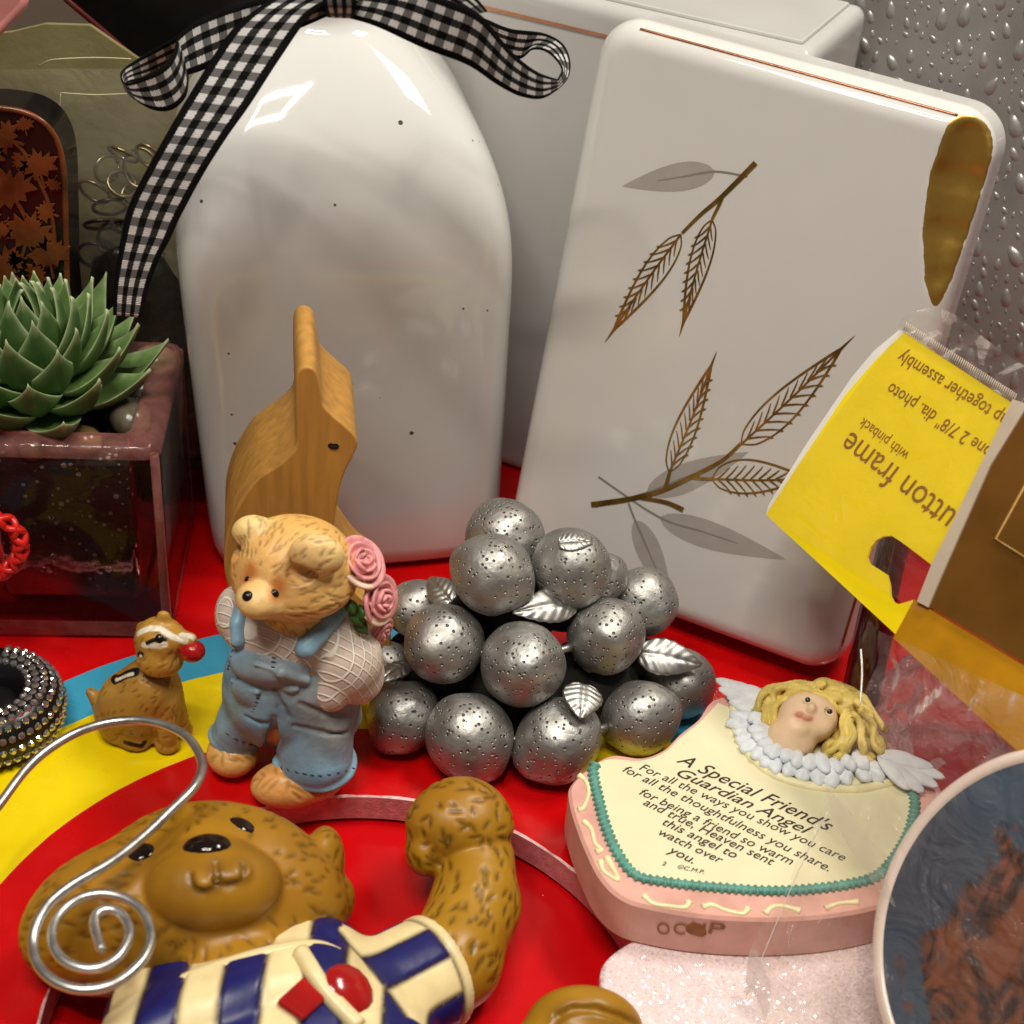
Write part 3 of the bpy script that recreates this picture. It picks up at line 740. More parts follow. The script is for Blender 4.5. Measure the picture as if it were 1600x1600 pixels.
# succulent
mt = mat('succulent', attr=True, rough=0.5, var=0.12, vscale=4, bump=0.15, bscale=12, sss=0.0)
suc = root('succulent', pc+vec(0, 0, 4.2), 'green artificial succulent rosette growing in the glass planter', 'plant')
def sleaf(base, tip, width, cup, thick=0.21, bend=0.28):
    base = np.asarray(base, float); tip = np.asarray(tip, float); ax = tip-base; L = np.linalg.norm(ax); ax /= L
    up = norm(vec(0, -0.15, 1)-ax*np.dot(vec(0, -0.15, 1), ax)); sd = np.cross(ax, up); V = []; Cc = []; n = 22; m = 18
    for i in range(n+1):
        t = i/n; wv = width/2*(math.sin(math.pi*min(1, t*0.80+0.20))**0.95 if t < 1 else 0.01)*(0.7+0.5*math.sin(math.pi*t)); wv = max(wv, 0.012)
        cc = base+ax*L*t-up*bend*L*math.sin(math.pi*t)*0.5+up*bend*0.25*L*t*t
        for k in range(m):
            a = 2*math.pi*k/m; x = math.cos(a); y = math.sin(a)
            V.append(cc+sd*wv*x+up*(cup*wv*x*x+thick*y*(1-0.55*x*x)*(1-0.75*t)*min(1, 0.4+t*3)-(thick*0.6 if y < 0 else 0)*(1-abs(x))*(1-t)))
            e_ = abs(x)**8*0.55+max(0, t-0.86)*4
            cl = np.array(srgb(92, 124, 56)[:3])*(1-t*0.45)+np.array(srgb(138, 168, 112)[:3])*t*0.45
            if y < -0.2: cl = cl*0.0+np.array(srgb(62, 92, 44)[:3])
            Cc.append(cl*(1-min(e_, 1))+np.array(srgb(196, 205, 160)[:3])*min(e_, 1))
    F = [tuple(range(m))[::-1], tuple(n*m+k for k in range(m))]
    for i in range(n):
        for k in range(m):
            q = (k+1) % m; F.append((i*m+k, i*m+q, (i+1)*m+q, (i+1)*m+k))
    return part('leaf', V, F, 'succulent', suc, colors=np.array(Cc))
cen = pc+vec(-0.1, -0.1, 4.3)
cen = atZ(62, 628, 4.5)
NL = 58; rg = np.random.default_rng(14)
for i in range(NL):
    t = i/(NL-1); a = i*2.39996+0.4; el = math.radians(6+74*t**1.15+rg.normal()*3); L = (2.75-1.25*t)*rg.uniform(0.92, 1.06)
    d = vec(math.cos(a)*math.cos(el), math.sin(a)*math.cos(el), math.sin(el)); b0 = cen+vec(math.cos(a), math.sin(a), 0)*0.22*(1-t)+vec(0, 0, 0.15+1.0*t)
    tip = b0+d*L+vec(0, 0, 0.16*L)
    if math.hypot(tip[0]-pc[0], tip[1]-pc[1]) > 3.0: tip = b0+d*L*0.85+vec(0, 0, 0.25*L)
    sleaf(b0, tip, (0.98-0.28*t)*rg.uniform(0.92, 1.08), 0.42, 0.20, 0.30)
V, F = tube([cen*vec(1, 1, 0)+vec(0, 0, 3.9), cen+vec(0, 0, 0.2), cen+vec(0, 0, 1.1)], [0.35, 0.5, 0.25], 10)
part('stem', V, F, 'succulent', suc, colors=np.tile(np.array(srgb(60, 84, 40)[:3]), (len(V), 1)))

# red braided cord loop in front of the planter
mt = mat('red_cord', (0.62, 0.012, 0.008, 1), rough=0.35, var=0.15, vscale=4, spec=0.6)
yc = FRc[1]-1.05
cpts = []
for a in np.linspace(-2.45, 2.6, 30): cpts.append(atY(-14+47*math.cos(a), 853-44*math.sin(a), yc-0.45))
cpts += [atY(-70, 860, yc-0.45), atY(-100, 960, yc-0.5), atZ(-120, 1090, 0.17), atZ(-160, 1150, 0.17)]
cpts = catmull(np.array(cpts), 6)
cr_ = root('cord_loop', (cpts[-1][0], cpts[-1][1], 0), 'shiny red braided cord loop in front of the glass planter', 'cord')
s_ = np.r_[0, np.cumsum(np.linalg.norm(np.diff(cpts, axis=0), axis=1))]
T = np.gradient(cpts, axis=0); T /= np.linalg.norm(T, axis=1)[:, None]; Nn = np.cross(T, vec(0, 1, 0.2)); Nn /= np.linalg.norm(Nn, axis=1)[:, None]; Bn = np.cross(T, Nn)
for k in range(4):
    st = np.linspace(0, s_[-1], 420); cp = np.stack([np.interp(st, s_, cpts[:, i]) for i in range(3)], 1)
    nn = np.stack([np.interp(st, s_, Nn[:, i]) for i in range(3)], 1); bb = np.stack([np.interp(st, s_, Bn[:, i]) for i in range(3)], 1)
    sg = 1 if k % 2 else -1; ph = st*9.5*sg+k*math.pi/2
    P = cp+nn*(0.105*np.cos(ph))[:, None]+bb*(0.105*np.sin(ph))[:, None]
    V, F = tube(P, 0.075, 6); part('strand', V, F, 'red_cord', cr_)

# ------------------------------------------------------------------ left background: olive bag with wire rings, leaf-patterned case, black box, pink corner
mat('bag_backing', srgb(132, 124, 84), rough=0.55, var=0.22, vscale=0.35, bump=0.25, bscale=0.8, bdist=0.3)
mt = mat('clear_film', (0.95, 0.93, 0.88, 1), rough=0.06, var=0.0, spec=0.8)
film(mt, 0.10, (0.7, 0.68, 0.6, 1))
def sheet(pts_fn, nu, nv, crease, seed, amp):
    """wavy sheet over a unit square; pts_fn(s,t) -> point and normal"""
    V = []; rg = np.random.default_rng(seed)
    for i in range(nu+1):
        for j in range(nv+1): V.append(pts_fn(i/nu, j/nv))
    V = np.array(V); 
    nz = vnoise(V, crease, seed)*0.6+np.abs(vnoise(V, crease*0.6, seed+1))*0.8+vnoise(V, crease*2.3, seed+2)*0.25
    F = [(i*(nv+1)+j, i*(nv+1)+j+1, (i+1)*(nv+1)+j+1, (i+1)*(nv+1)+j) for i in range(nu) for j in range(nv)]
    return V, F, nz*amp
YG = 33.0
bag = root('wire_ring_bag', atY(170, 520, YG)*vec(1, 1, 0), 'olive tinted plastic bag holding bent wire rings behind the planter', 'bag')
def gp(u, v, Y): return atY(u, v, Y)
bot = lambda x: (lambda p: vec(p[0], p[1], 0.0))(gp(x, 650, YG))
out = [gp(-150, 110, YG), gp(-60, 60, YG), gp(20, 50, YG), gp(70, 38, YG), gp(140, 40, YG), gp(215, 92, YG), gp(330, 100, YG), bot(330), bot(-150)]
V, F = prism(out, vec(0, 0, 0), vec(0, 0.12, 0)); part('backing_card', V, F, 'bag_backing', bag, smooth=False)
bl, brr, tl, trr = bot(-130), bot(318), gp(-130, 96, YG), gp(318, 96, YG)
V, F, nz = sheet(lambda s_, t: (bl*(1-s_)+brr*s_)*(1-t)+(tl*(1-s_)+trr*s_)*t, 50, 50, 1.1, 3, 0.16)
edge = np.array([min(i, 50-i, j, 50-j) for i in range(51) for j in range(51)])/10
V[:, 1] += -0.35-0.55*np.clip(edge, 0, 1)-np.abs(nz); part('front_film', V, F, 'clear_film', bag)
mat('film_fold', srgb(205, 200, 160), rough=0.15, var=0.1, spec=0.8)
for q in ([(60, 103), (75, 95), (95, 92), (150, 90), (205, 92)], [(95, 145), (150, 148), (210, 146), (250, 148)], [(95, 146), (92, 200), (96, 250), (108, 320)]):
    V, F = tube(catmull([atY(u, v, YG-1.25) for u, v in q], 6), 0.013, 6); part('film_crease', V, F, 'film_fold', bag)
mat('ring_wire', srgb(150, 136, 108), rough=0.3, metal=0.85, var=0.3)
mat('ring_wire_dark', srgb(70, 58, 44), rough=0.35, metal=0.8, var=0.3)
rg = np.random.default_rng(5)
for k, (u, v, r) in enumerate([(195, 236, 24), (222, 262, 26), (165, 262, 22), (150, 295, 24), (190, 290, 22), (172, 318, 26), (215, 305, 24), (160, 345, 28), (205, 350, 30), (235, 240, 20), (180, 375, 28), (150, 395, 26), (225, 390, 30), (195, 415, 30), (240, 330, 24), (165, 430, 26)]):
    c = atY(u, v, YG-0.55-0.03*(k % 5)); rr_ = r*cmpx(c); nv_ = norm(vec(rg.normal()*0.8, -1, rg.normal()*0.8)); fr = frame(nv_)
    P = [c+fr@vec(rr_*math.cos(a), rr_*(1.15 if k % 2 else 0.95)*math.sin(a), 0.12*math.sin(a*0.5)) for a in np.linspace(0.2, 6.2, 40)]
    V, F = tube(P, 0.044, 6)
    tag(part('wire_ring', V, F, 'ring_wire' if v < 310 else 'ring_wire_dark'), 'bent wire ring among the tangled rings in the olive bag', 'ring', 'wire rings tangled in the bag')

mat('shade_lump', (0.012, 0.009, 0.006, 1), rough=0.3, var=0.5, vscale=1.0, bump=0.5, bscale=2, bdist=0.15)  # dark lump added to darken the shaded lower part of the bag
pcn = atY(205, 455, YG-1.5); pcn[2] = 3.3; V, F = icos(pcn, (1.75, 0.7, 3.4), None, 40, 28); V = pcn+(V-pcn)*(1+0.09*vnoise(V, 2.5, 4)+0.04*vnoise(V, 6, 5))[:, None]; V[:, 2] = np.maximum(V[:, 2], 0)
tag(part('shade_lump', V, F, 'shade_lump'), 'added shade-dark pouch standing behind the ribbon tail and planter', 'lump')
mat('case_black', (0.008, 0.006, 0.005, 1), rough=0.2, var=0.3)
mat('case_orange', (0.14, 0.036, 0.008, 1), rough=0.28, var=0.5, vscale=1.5, spec=0.6)
YC = 29.8
case = root('patterned_case', atY(10, 470, YC)*vec(1, 1, 0), 'black rounded case with rust orange maple leaf pattern behind succulent', 'case')
def cp_(u, v, dy=0.0): return atY(u, v, YC)+vec(0, dy, 0)
prof = [(-190, 178), (-40, 168), (10, 170), (45, 178), (72, 195), (90, 222), (99, 260), (102, 320), (105, 450)]
pl = catmull([cp_(*q) for q in prof], 5); b0, b1 = pl[-1].copy(), pl[0].copy(); b0[2] = 0; b1[2] = 0
out = list(pl)+[b0, b1]
V, F = prism(out, vec(0, 0, 0), vec(0, 1.0, 0)); part('case_body', V, F, 'case_black', case, smooth=False)
V, F = tube(list(pl)+[b0], 0.06, 8); part('rim', V, F, 'case_orange', case)
inn = catmull([cp_(*q, -0.02) for q in [(-60, 205), (-10, 206), (15, 216), (38, 238), (58, 275), (74, 310), (84, 350), (88, 420)]], 5)
V, F = tube(inn, 0.05, 6); part('inner_line', V, F, 'case_orange', case)
def maple(u, v, r, rot):
    shape = [(0, 1), (.12, .62), (.34, .76), (.28, .42), (.72, .62), (.62, .36), (.98, .26), (.68, .02), (.8, -.3), (.4, -.2), (.3, -.48), (.06, -.3), (.05, -.95), (-.05, -.95), (-.06, -.3), (-.3, -.48), (-.4, -.2), (-.8, -.3), (-.68, .02), (-.98, .26), (-.62, .36), (-.72, .62), (-.28, .42), (-.34, .76), (-.12, .62)]
    c, s_ = math.cos(rot), math.sin(rot)
    P = [cp_(u+r*(x*c-y*s_), v-r*(x*s_+y*c), -0.01) for x, y in shape]
    V, F = prism(P, vec(0, 0, 0), vec(0, -0.05, 0)); part('leaf_motif', V, F, 'case_orange', case, smooth=False)
for q in [(12, 215, 30, 1.2), (62, 262, 34, 0.3), (20, 300, 46, 0.5), (45, 368, 44, -0.3), (78, 400, 36, 0.2), (10, 420, 40, 0.9), (-40, 350, 45, 0.1), (-20, 250, 34, 0.4), (35, 250, 18, 2.1), (75, 330, 20, 1.2), (5, 355, 20, 2.6), (60, 425, 22, 2.2), (40, 195, 16, 0.2), (85, 285, 14, 2.8), (28, 405, 18, 1.8)]: maple(*q)

mat('black_card', (0.004, 0.0035, 0.0035, 1), rough=0.35, var=0.3)
mat('dark_red_edge', (0.10, 0.012, 0.010, 1), rough=0.4, var=0.3)
YK = 34.6
kp = [atY(70, -40, YK), atY(105, 0, YK), atY(330, 192, YK)]; kb = kp[2].copy(); kb[2] = 0
kb2 = atY(560, 300, YK); kb2[2] = 0; kt = kb2.copy(); kt[2] = kp[0][2]+2; kl = kp[0].copy(); kl[2] += 2
blk = root('black_box', (kb+kb2)/2, 'black box with slanted dark red edge above olive bag', 'box')
V, F = prism([kl]+kp+[kb, kb2, kt], vec(0, 0, 0), vec(0, 1.6, 0)); part('box_body', V, F, 'black_card', blk, smooth=False)
V, F = tube([kp[0], kp[1], kp[2]], 0.07, 6); part('box_edge', V, F, 'dark_red_edge', blk)
mat('pink_plastic', srgb(222, 150, 145), rough=0.25, var=0.1, alpha=0.75)
YP = 31.0
pk = root('pink_tray', atY(-420, 560, YP)*vec(1, 1, 0), 'pink plastic tray edge in the upper left corner', 'tray')
P = [atY(u, v, YP) for u, v in ((42, -14), (36, 8), (0, 46), (-120, 170), (-230, 300))]
g0_, g1_ = atY(-300, 560, YP), atY(-520, 560, YP); g0_[2] = 0; g1_[2] = 0; tp = atY(-520, -60, YP)
V, F = prism(P+[g0_, g1_, tp], vec(0, 0, 0), vec(0, 0.2, 0)); part('tray_wall', V, F, 'pink_plastic', pk, smooth=False)
V, F = tube(P, 0.09, 8); part('tray_rim', V, F, 'pink_plastic', pk)

# ------------------------------------------------------------------ silver embossed panel, upper right
mt = mat('silver_vinyl', (0.36, 0.35, 0.33, 1), rough=0.36, metal=0.35, var=0.18, vscale=0.5)
nt, b = nodes_of(mt); tc = N(nt, 'ShaderNodeTexCoord'); mp = N(nt, 'ShaderNodeMapping'); mp.inputs['Rotation'].default_value = (0, math.radians(38), 0)
wv = N(nt, 'ShaderNodeTexWave'); wv.inputs['Scale'].default_value = 800; wv.inputs['Distortion'].default_value = 0.6; wv.bands_direction = 'X'
bp = N(nt, 'ShaderNodeBump'); bp.inputs['Strength'].default_value = 0.3; bp.inputs['Distance'].default_value = 0.00012
nt.links.new(tc.outputs['Object'], mp.inputs[0]); nt.links.new(mp.outputs[0], wv.inputs['Vector']); nt.links.new(wv.outputs['Fac'], bp.inputs['Height']); nt.links.new(bp.outputs[0], b.inputs['Normal'])
mat('silver_drop', (0.38, 0.37, 0.35, 1), rough=0.3, metal=0.35, var=0.15)
SA = atY(1215, 60, 35.5); SB = atY(1700, 60, 31.5); SA[2] = SB[2] = 0
s1_ = norm(SB-SA); sb_ = vec(-s1_[1], s1_[0], 0); TS = math.radians(6)
s2_ = math.cos(TS)*vec(0, 0, 1)+math.sin(TS)*sb_; s3_ = np.cross(s1_, s2_)
if s3_@sb_ < 0: s3_ = -s3_
SA0 = SA-s1_*0.3; SW = 9.5; SH = 17.0
pan = root('silver_case', (SA0+s1_*SW/2)*vec(1, 1, 0), 'silver vinyl case embossed with water drops behind the vase', 'case')
imp = Imp(); imp.rbox(SA0+s1_*SW/2+s2_*SH/2+s3_*1.0, (SW/2, SH/2, 1.0), 0.5, np.array([s1_, s2_, s3_]).T)
V, F = imp.mesh(0.18, zmin=0.0); part('case_body', V, F, 'silver_vinyl', pan)
rg = np.random.default_rng(11); mb = MB(); pts = []
for k in range(5200):
    x, y = rg.uniform(0.5, SW-0.5), rg.uniform(2.5, SH-1)
    L = rg.uniform(0.11, 0.25) if k < 900 else rg.uniform(0.05, 0.12)
    if any((x-p[0])**2+(y-p[1])**2 < (L+p[2])**2*1.15 for p in pts): continue
    pts.append((x, y, L)); a = math.radians(rg.normal(108, 18)); c = SA0+s1_*x+s2_*y
    t1 = s1_*math.cos(a)+s2_*math.sin(a); t2 = np.cross(t1, s3_)
    n_ = 9; ring0 = []; ring1 = []
    for i in range(n_):
        q = 2*math.pi*i/n_; w_ = L*0.62*(1-0.35*math.cos(q)); ring0.append(c+t1*L*1.15*math.cos(q)+t2*w_*math.sin(q)+s3_*0.01); ring1.append(c+t1*L*0.75*math.cos(q)+t2*w_*0.66*math.sin(q)-s3_*L*0.22)
    mb.add(np.vstack([ring0, ring1, [c-s3_*L*0.26]]), [(i, (i+1) % n_, n_+(i+1) % n_, n_+i) for i in range(n_)]+[(n_+i, n_+(i+1) % n_, 2*n_) for i in range(n_)])
tag(mb.build('water_drops', 'silver_drop', pan), kind='stuff')

# ------------------------------------------------------------------ right: yellow hang card, amber box, clear bag, round photo button
Q1, Q2, Q3 = atY(1415, 520, 26.9), atY(1200, 800, 25.6), atY(1600, 1500, 16.6)
bn = norm(np.cross(Q2-Q1, Q3-Q1)); bn = bn if bn@(_C-Q1) > 0 else -bn
def bpn(u, v, off=0.0): return onplane(u, v, Q1, bn)+bn*off
mat('card_yellow', (0.86, 0.66, 0.004, 1), rough=0.3, var=0.05, vscale=1, bump=0.1, bscale=1, spec=0.5)
mat('card_white', (0.72, 0.69, 0.64, 1), rough=0.5, var=0.05)
mat('card_ink', (0.27, 0.11, 0.004, 1), rough=0.5, var=0.1)
card = root('hang_card', bpn(1399, 991)*vec(1, 1, 0), 'yellow upside-down hang card with brown lettering and hook slot', 'card')
poly = [(1413, 519), (1584, 631), (1486, 832), (1460, 886), (1430, 863), (1407, 846), (1393, 837), (1380, 838), (1369, 844), (1360, 856), (1355, 870), (1358, 880), (1374, 890), (1386, 898), (1390, 914), (1391, 930), (1396, 940), (1404, 944), (1418, 940), (1428, 937), (1399, 991), (1197, 804), (1250, 722), (1320, 618), (1370, 560)]
V, F = prism([bpn(*q) for q in poly], -bn*0.06, bn*0.0); part('card_face', V, F, 'card_yellow', card, smooth=False)
poly = [(1405, 515), (1413, 519), (1370, 560), (1320, 618), (1250, 722), (1197, 804), (1200, 790), (1262, 690), (1330, 590), (1365, 548)]
V, F = prism([bpn(*q) for q in poly[::-1]], -bn*0.055, -bn*0.005); part('card_edge', V, F, 'card_white', card, smooth=False)
for bd, s0, s1q, b_ in (('utton frame', (1497, 800), (1331, 674), 0.0), ('with pinback', (1423, 708), (1350, 652), 0.0), ('one 2 7/8" dia. photo', (1553, 701), (1394, 598), 0.004), ('ap together assembly', (1577, 650), (1411, 548), 0.004)):
    lettering('card_lettering', bd, bpn(*s0), bpn(*s1q), bn, 'card_ink', card, 0.012, bold=b_, hs=1.12)
mat('grey_plastic', srgb(188, 172, 152), rough=0.3, var=0.08)
mat('amber_box', (0.12, 0.048, 0.004, 1), rough=0.35, var=0.25, vscale=0.6)
mat('amber_line', (0.30, 0.15, 0.01, 1), rough=0.3, var=0.1)
mat('amber_film', (0.44, 0.20, 0.006, 1), rough=0.2, var=0.22, vscale=0.8, bump=0.3, bscale=0.8, bdist=0.15)
amb = root('amber_box', bpn(1560, 1000)*vec(1, 1, 0), 'dark amber brown box with grey plastic edge beside the yellow card', 'box')
V, F = prism([bpn(*q, 0.10) for q in ((1605, 642), (1760, 560), (1760, 1130), (1600, 1036), (1452, 948), (1470, 905), (1545, 735))], -bn*0.9, bn*0.0); part('box_body', V, F, 'amber_box', amb, smooth=False)
V, F = prism([bpn(*q, 0.14) for q in ((1588, 628), (1612, 636), (1552, 733), (1476, 905), (1456, 952), (1439, 943), (1462, 884), (1488, 832))], -bn*0.2, bn*0.0); part('plastic_edge', V, F, 'grey_plastic', amb, smooth=False)
V, F = tube([bpn(*q, 0.11) for q in ((1640, 700), (1560, 845), (1640, 895))], 0.03, 6); part('printed_line', V, F, 'amber_line', amb)
V, F = prism([bpn(*q, 0.05) for q in ((1432, 940), (1452, 950), (1600, 1038), (1760, 1132), (1760, 1285), (1600, 1182), (1398, 998))], -bn*0.04, bn*0.0); part('amber_flap', V, F, 'amber_film', amb, smooth=False)
# clear bag
mt = mat('bag_film', (0.8, 0.72, 0.68, 1), rough=0.09, var=0.0, spec=0.9); film(mt, 0.06, (0.66, 0.57, 0.54, 1), 0.9, 0.9, 0.5)
mt = mat('thin_film', (0.8, 0.72, 0.68, 1), rough=0.12, var=0.0, spec=0.9); film(mt, 0.02, (0.8, 0.75, 0.7, 1), 0.6, 1.1, 0.4)
cb_ = root('clear_bag', bpn(1600, 1600)*vec(1, 1, 0), 'crinkled clear plastic bag over the plaque and photo button', 'bag')
lft = catmull(np.array([(1405, 512), (1445, 492), (1370, 640), (1290, 760), (1300, 880), (1398, 1000), (1372, 1110), (1335, 1215), (1310, 1275), (1262, 1372), (1179, 1569), (1150, 1640)], float), 6)
lft = catmull(np.array([(1398, 998), (1372, 1110), (1335, 1215), (1310, 1275), (1262, 1372), (1179, 1569), (1150, 1640)], float), 8)
V = []; nv = 40
for i, (u, v) in enumerate(lft):
    rv = v+(1700-u)*0.48
    for j in range(nv+1):
        t = j/nv; V.append(bpn(u+(1720-u)*t, v+(rv-v)*t, 0.30))
V = np.array(V); nz = np.abs(vnoise(V, 1.3, 21))*0.26+np.abs(vnoise(V, 3.6, 22))*0.10; V += bn*nz[:, None]
F = [(i*(nv+1)+j, i*(nv+1)+j+1, (i+1)*(nv+1)+j+1, (i+1)*(nv+1)+j) for i in range(len(lft)-1) for j in range(nv)]
part('front_film', V, F, 'bag_film', cb_)
# sealed top of the bag above the card, ribbed seam
V = []
tops = catmull(np.array([(1410, 514), (1440, 488), (1470, 484), (1510, 505), (1560, 545), (1620, 585)], float), 6); bots = np.array([(1413+171*t, 519+112*t) for t in np.linspace(0, 1.2, len(tops))])
for a, b2 in zip(tops, bots):
    for j in range(9): q = b2*(1-j/8)+a*j/8; V.append(bpn(q[0], q[1], 0.06))
V = np.array(V); V += bn*(np.abs(vnoise(V, 6, 31))*0.16)[:, None]
F = [(i*9+j, i*9+j+1, (i+1)*9+j+1, (i+1)*9+j) for i in range(len(tops)-1) for j in range(8)]
part('top_seal', V, F, 'bag_film', cb_)
cq = [(1408, 517), (1600, 640), (1470, 900), (1394, 1002), (1192, 803)]
def cardfilm(a, t): 
    p = np.array(cq[0])*(1-a)+np.array(cq[1])*a; q = np.array(cq[4])*(1-a)+np.array((1440, 960))*a; r = p*(1-t)+q*t; return bpn(r[0], r[1], 0.05)
V, F, nz = sheet(cardfilm, 60, 60, 1.6, 41, 0.05); V = V+bn*np.abs(nz)[:, None]; part('card_film', V, F, 'thin_film', cb_)
mat('seam', srgb(196, 182, 166), rough=0.3, var=0.1); mb = MB()
for t in np.linspace(0, 1, 58):
    a = np.array((1414+171*t, 518+112*t)); mb.add(*tube([bpn(a[0], a[1], 0.05), bpn(a[0]+6, a[1]-13, 0.06)], 0.013, 4))
tag(mb.build('ribbed_seam', 'seam', cb_), kind='stuff')
mat('crease_glint', (0.85, 0.83, 0.80, 1), rough=0.1, var=0.05, spec=1.0)  # thin white strips stand in for highlights along the film creases
for q, wd in (([(1361, 1022), (1363, 1060), (1360, 1108)], 0.016), ([(1180, 1568), (1262, 1372), (1310, 1274)], 0.007)):
    V, F = tube(catmull([bpn(*p, 0.34) for p in q], 5), wd, 6); part('film_crease', V, F, 'crease_glint', cb_)
mt = mat('fold_film', (0.8, 0.8, 0.8, 1), rough=0.1, var=0.0, spec=0.9); film(mt, 0.10, (0.75, 0.70, 0.66, 1), 0.3, 1.0, 0.2)
V, F = prism([bpn(*q, 0.50) for q in ((1314, 1236), (1345, 1268), (1392, 1330), (1424, 1424), (1402, 1402), (1352, 1330), (1325, 1285))], vec(0, 0, 0), bn*0.02); part('film_fold', V, F, 'fold_film', cb_, smooth=False)
# round photo button
BC = bpn(1652, 1488, 0.0); rB = np.linalg.norm(bpn(1366, 1440)-BC); fr = frame(bn, _R)
but = root('photo_button', BC*vec(1, 1, 0), 'large round photo button with pale rim at lower right', 'button')
def ringpt(r, a, h): return BC+fr@vec(r*math.cos(a), r*math.sin(a), h)
mat('button_rim', srgb(234, 214, 204), rough=0.18, var=0.05, spec=0.6)
mt = mat('button_photo', (0.06, 0.085, 0.12, 1), rough=0.12, var=0.55, vscale=0.45, spec=0.6)
na = 120; prf = [(rB-0.02, -0.35), (rB, 0.0), (rB-0.05, 0.07), (rB-0.14, 0.11), (rB-0.22, 0.10), (rB-0.25, 0.06)]
V, F = loft([[ringpt(r, 2*math.pi*k/na, h) for k in range(na)] for r, h in prf], True, False); part('rim', V, F, 'button_rim', but)
V, F = loft([[ringpt(r, 2*math.pi*k/na, h) for k in range(na)] for r, h in ((rB-0.23, 0.065), (rB*0.6, 0.17), (rB*0.3, 0.20), (0.05, 0.21))], False, True)
ph = part('photo', V, F, 'button_photo', but)
nt, b = nodes_of(MATS['button_photo']); tc = N(nt, 'ShaderNodeTexCoord'); mp = N(nt, 'ShaderNodeMapping')       # flat print: slate blue ground, auburn hair at the right
hp0 = bpn(1640, 1560, 0.2)-base_of(but); mp.inputs['Location'].default_value = -hp0*CM; nt.links.new(tc.outputs['Object'], mp.inputs[0])
n1 = N(nt, 'ShaderNodeTexNoise'); n1.inputs['Scale'].default_value = 75; n1.inputs['Detail'].default_value = 5; n1.inputs['Distortion'].default_value = 1.5; nt.links.new(mp.outputs[0], n1.inputs['Vector'])
ln = N(nt, 'ShaderNodeVectorMath', operation='LENGTH'); nt.links.new(mp.outputs[0], ln.inputs[0])
ma = N(nt, 'ShaderNodeMath', operation='MULTIPLY_ADD'); ma.inputs[1].default_value = -0.035; nt.links.new(n1.outputs['Fac'], ma.inputs[0]); nt.links.new(ln.outputs['Value'], ma.inputs[2])
mr = N(nt, 'ShaderNodeMapRange'); mr.inputs[1].default_value = 0.005; mr.inputs[2].default_value = 0.001; nt.links.new(ma.outputs[0], mr.inputs[0])
mp2 = N(nt, 'ShaderNodeMapping'); mp2.inputs['Scale'].default_value = (1, 0.45, 0.45); mp2.inputs['Rotation'].default_value = (0.3, 0.5, 0.6); nt.links.new(mp.outputs[0], mp2.inputs[0]); wv = N(nt, 'ShaderNodeTexNoise'); wv.inputs['Scale'].default_value = 130; wv.inputs['Distortion'].default_value = 3.5; wv.inputs['Detail'].default_value = 7; nt.links.new(mp2.outputs[0], wv.inputs['Vector'])
hr = N(nt, 'ShaderNodeValToRGB'); hr.color_ramp.elements[0].position = 0.42; hr.color_ramp.elements[1].position = 0.60; hr.color_ramp.elements[0].color = (0.025, 0.007, 0.004, 1); hr.color_ramp.elements[1].color = (0.20, 0.055, 0.018, 1); nt.links.new(wv.outputs['Fac'], hr.inputs[0])
n2 = N(nt, 'ShaderNodeTexNoise'); n2.inputs['Scale'].default_value = 30; nt.links.new(mp.outputs[0], n2.inputs['Vector'])
gr = N(nt, 'ShaderNodeValToRGB'); gr.color_ramp.elements[0].position = 0.35; gr.color_ramp.elements[0].color = (0.03, 0.028, 0.05, 1); gr.color_ramp.elements[1].position = 0.65; gr.color_ramp.elements[1].color = (0.04, 0.075, 0.12, 1); nt.links.new(n2.outputs['Fac'], gr.inputs[0])
m2 = N(nt, 'ShaderNodeMix', data_type='RGBA'); nt.links.new(mr.outputs[0], m2.inputs[0]); nt.links.new(gr.outputs[0], m2.inputs[6]); nt.links.new(hr.outputs[0], m2.inputs[7]); nt.links.new(m2.outputs[2], b.inputs['Base Color'])
# dark red glass rod behind the card slot and mauve tissue behind the bag
mat('dark_red_glass', (0.07, 0.006, 0.006, 1), rough=0.08, var=0.3, spec=0.7)
a, b2 = atY(1412, 780, 25.2), atY(1335, 1130, 24.6); b2 = b2.copy(); ext = b2+(b2-a)*((b2[2]-0.3)/(a[2]-b2[2])); 
V, F = tube(catmull([a, a*0.6+b2*0.4, b2, ext], 8), [0.32]*9+[0.40]*8+[0.5]*8, 8)
tag(part('glass_rod', V, F, 'dark_red_glass'), 'dark red glossy glass rod standing behind the card slot', 'rod')
mt = mat('crumpled_film', (0.8, 0.7, 0.7, 1), rough=0.1, var=0.0, spec=0.9); film(mt, 0.20, (0.52, 0.38, 0.40, 1), 0.9, 1.6, 0.4)
mc = atZ(1520, 1130, 1.4); V, F = icos(mc, (1.9, 1.3, 1.4), None, 80, 48); V = mc+(V-mc)*(1+0.14*vnoise(V, 2.2, 4)+0.13*np.abs(vnoise(V, 4, 5))+0.05*np.abs(vnoise(V, 9, 6)))[:, None]; V[:, 2] = np.maximum(V[:, 2], 0.0)
tag(part('plastic_wrap', V, F, 'crumpled_film'), 'crumpled mauve tinted plastic wrap behind the angel plaque', 'wrap')
def hit(imp, u, v):
    """point where the photo ray meets an implicit surface"""
    d = norm(ray(u, v)); t = 12.0
    for _ in range(160):
        s_ = float(imp.eval((_C+d*t)[None])[0]); t += s_*0.7
        if abs(s_) < 1e-4 or t > 70: break
    return _C+d*t
def nrm_at(imp, P): return imp.normals(np.asarray(P)[None])[0]
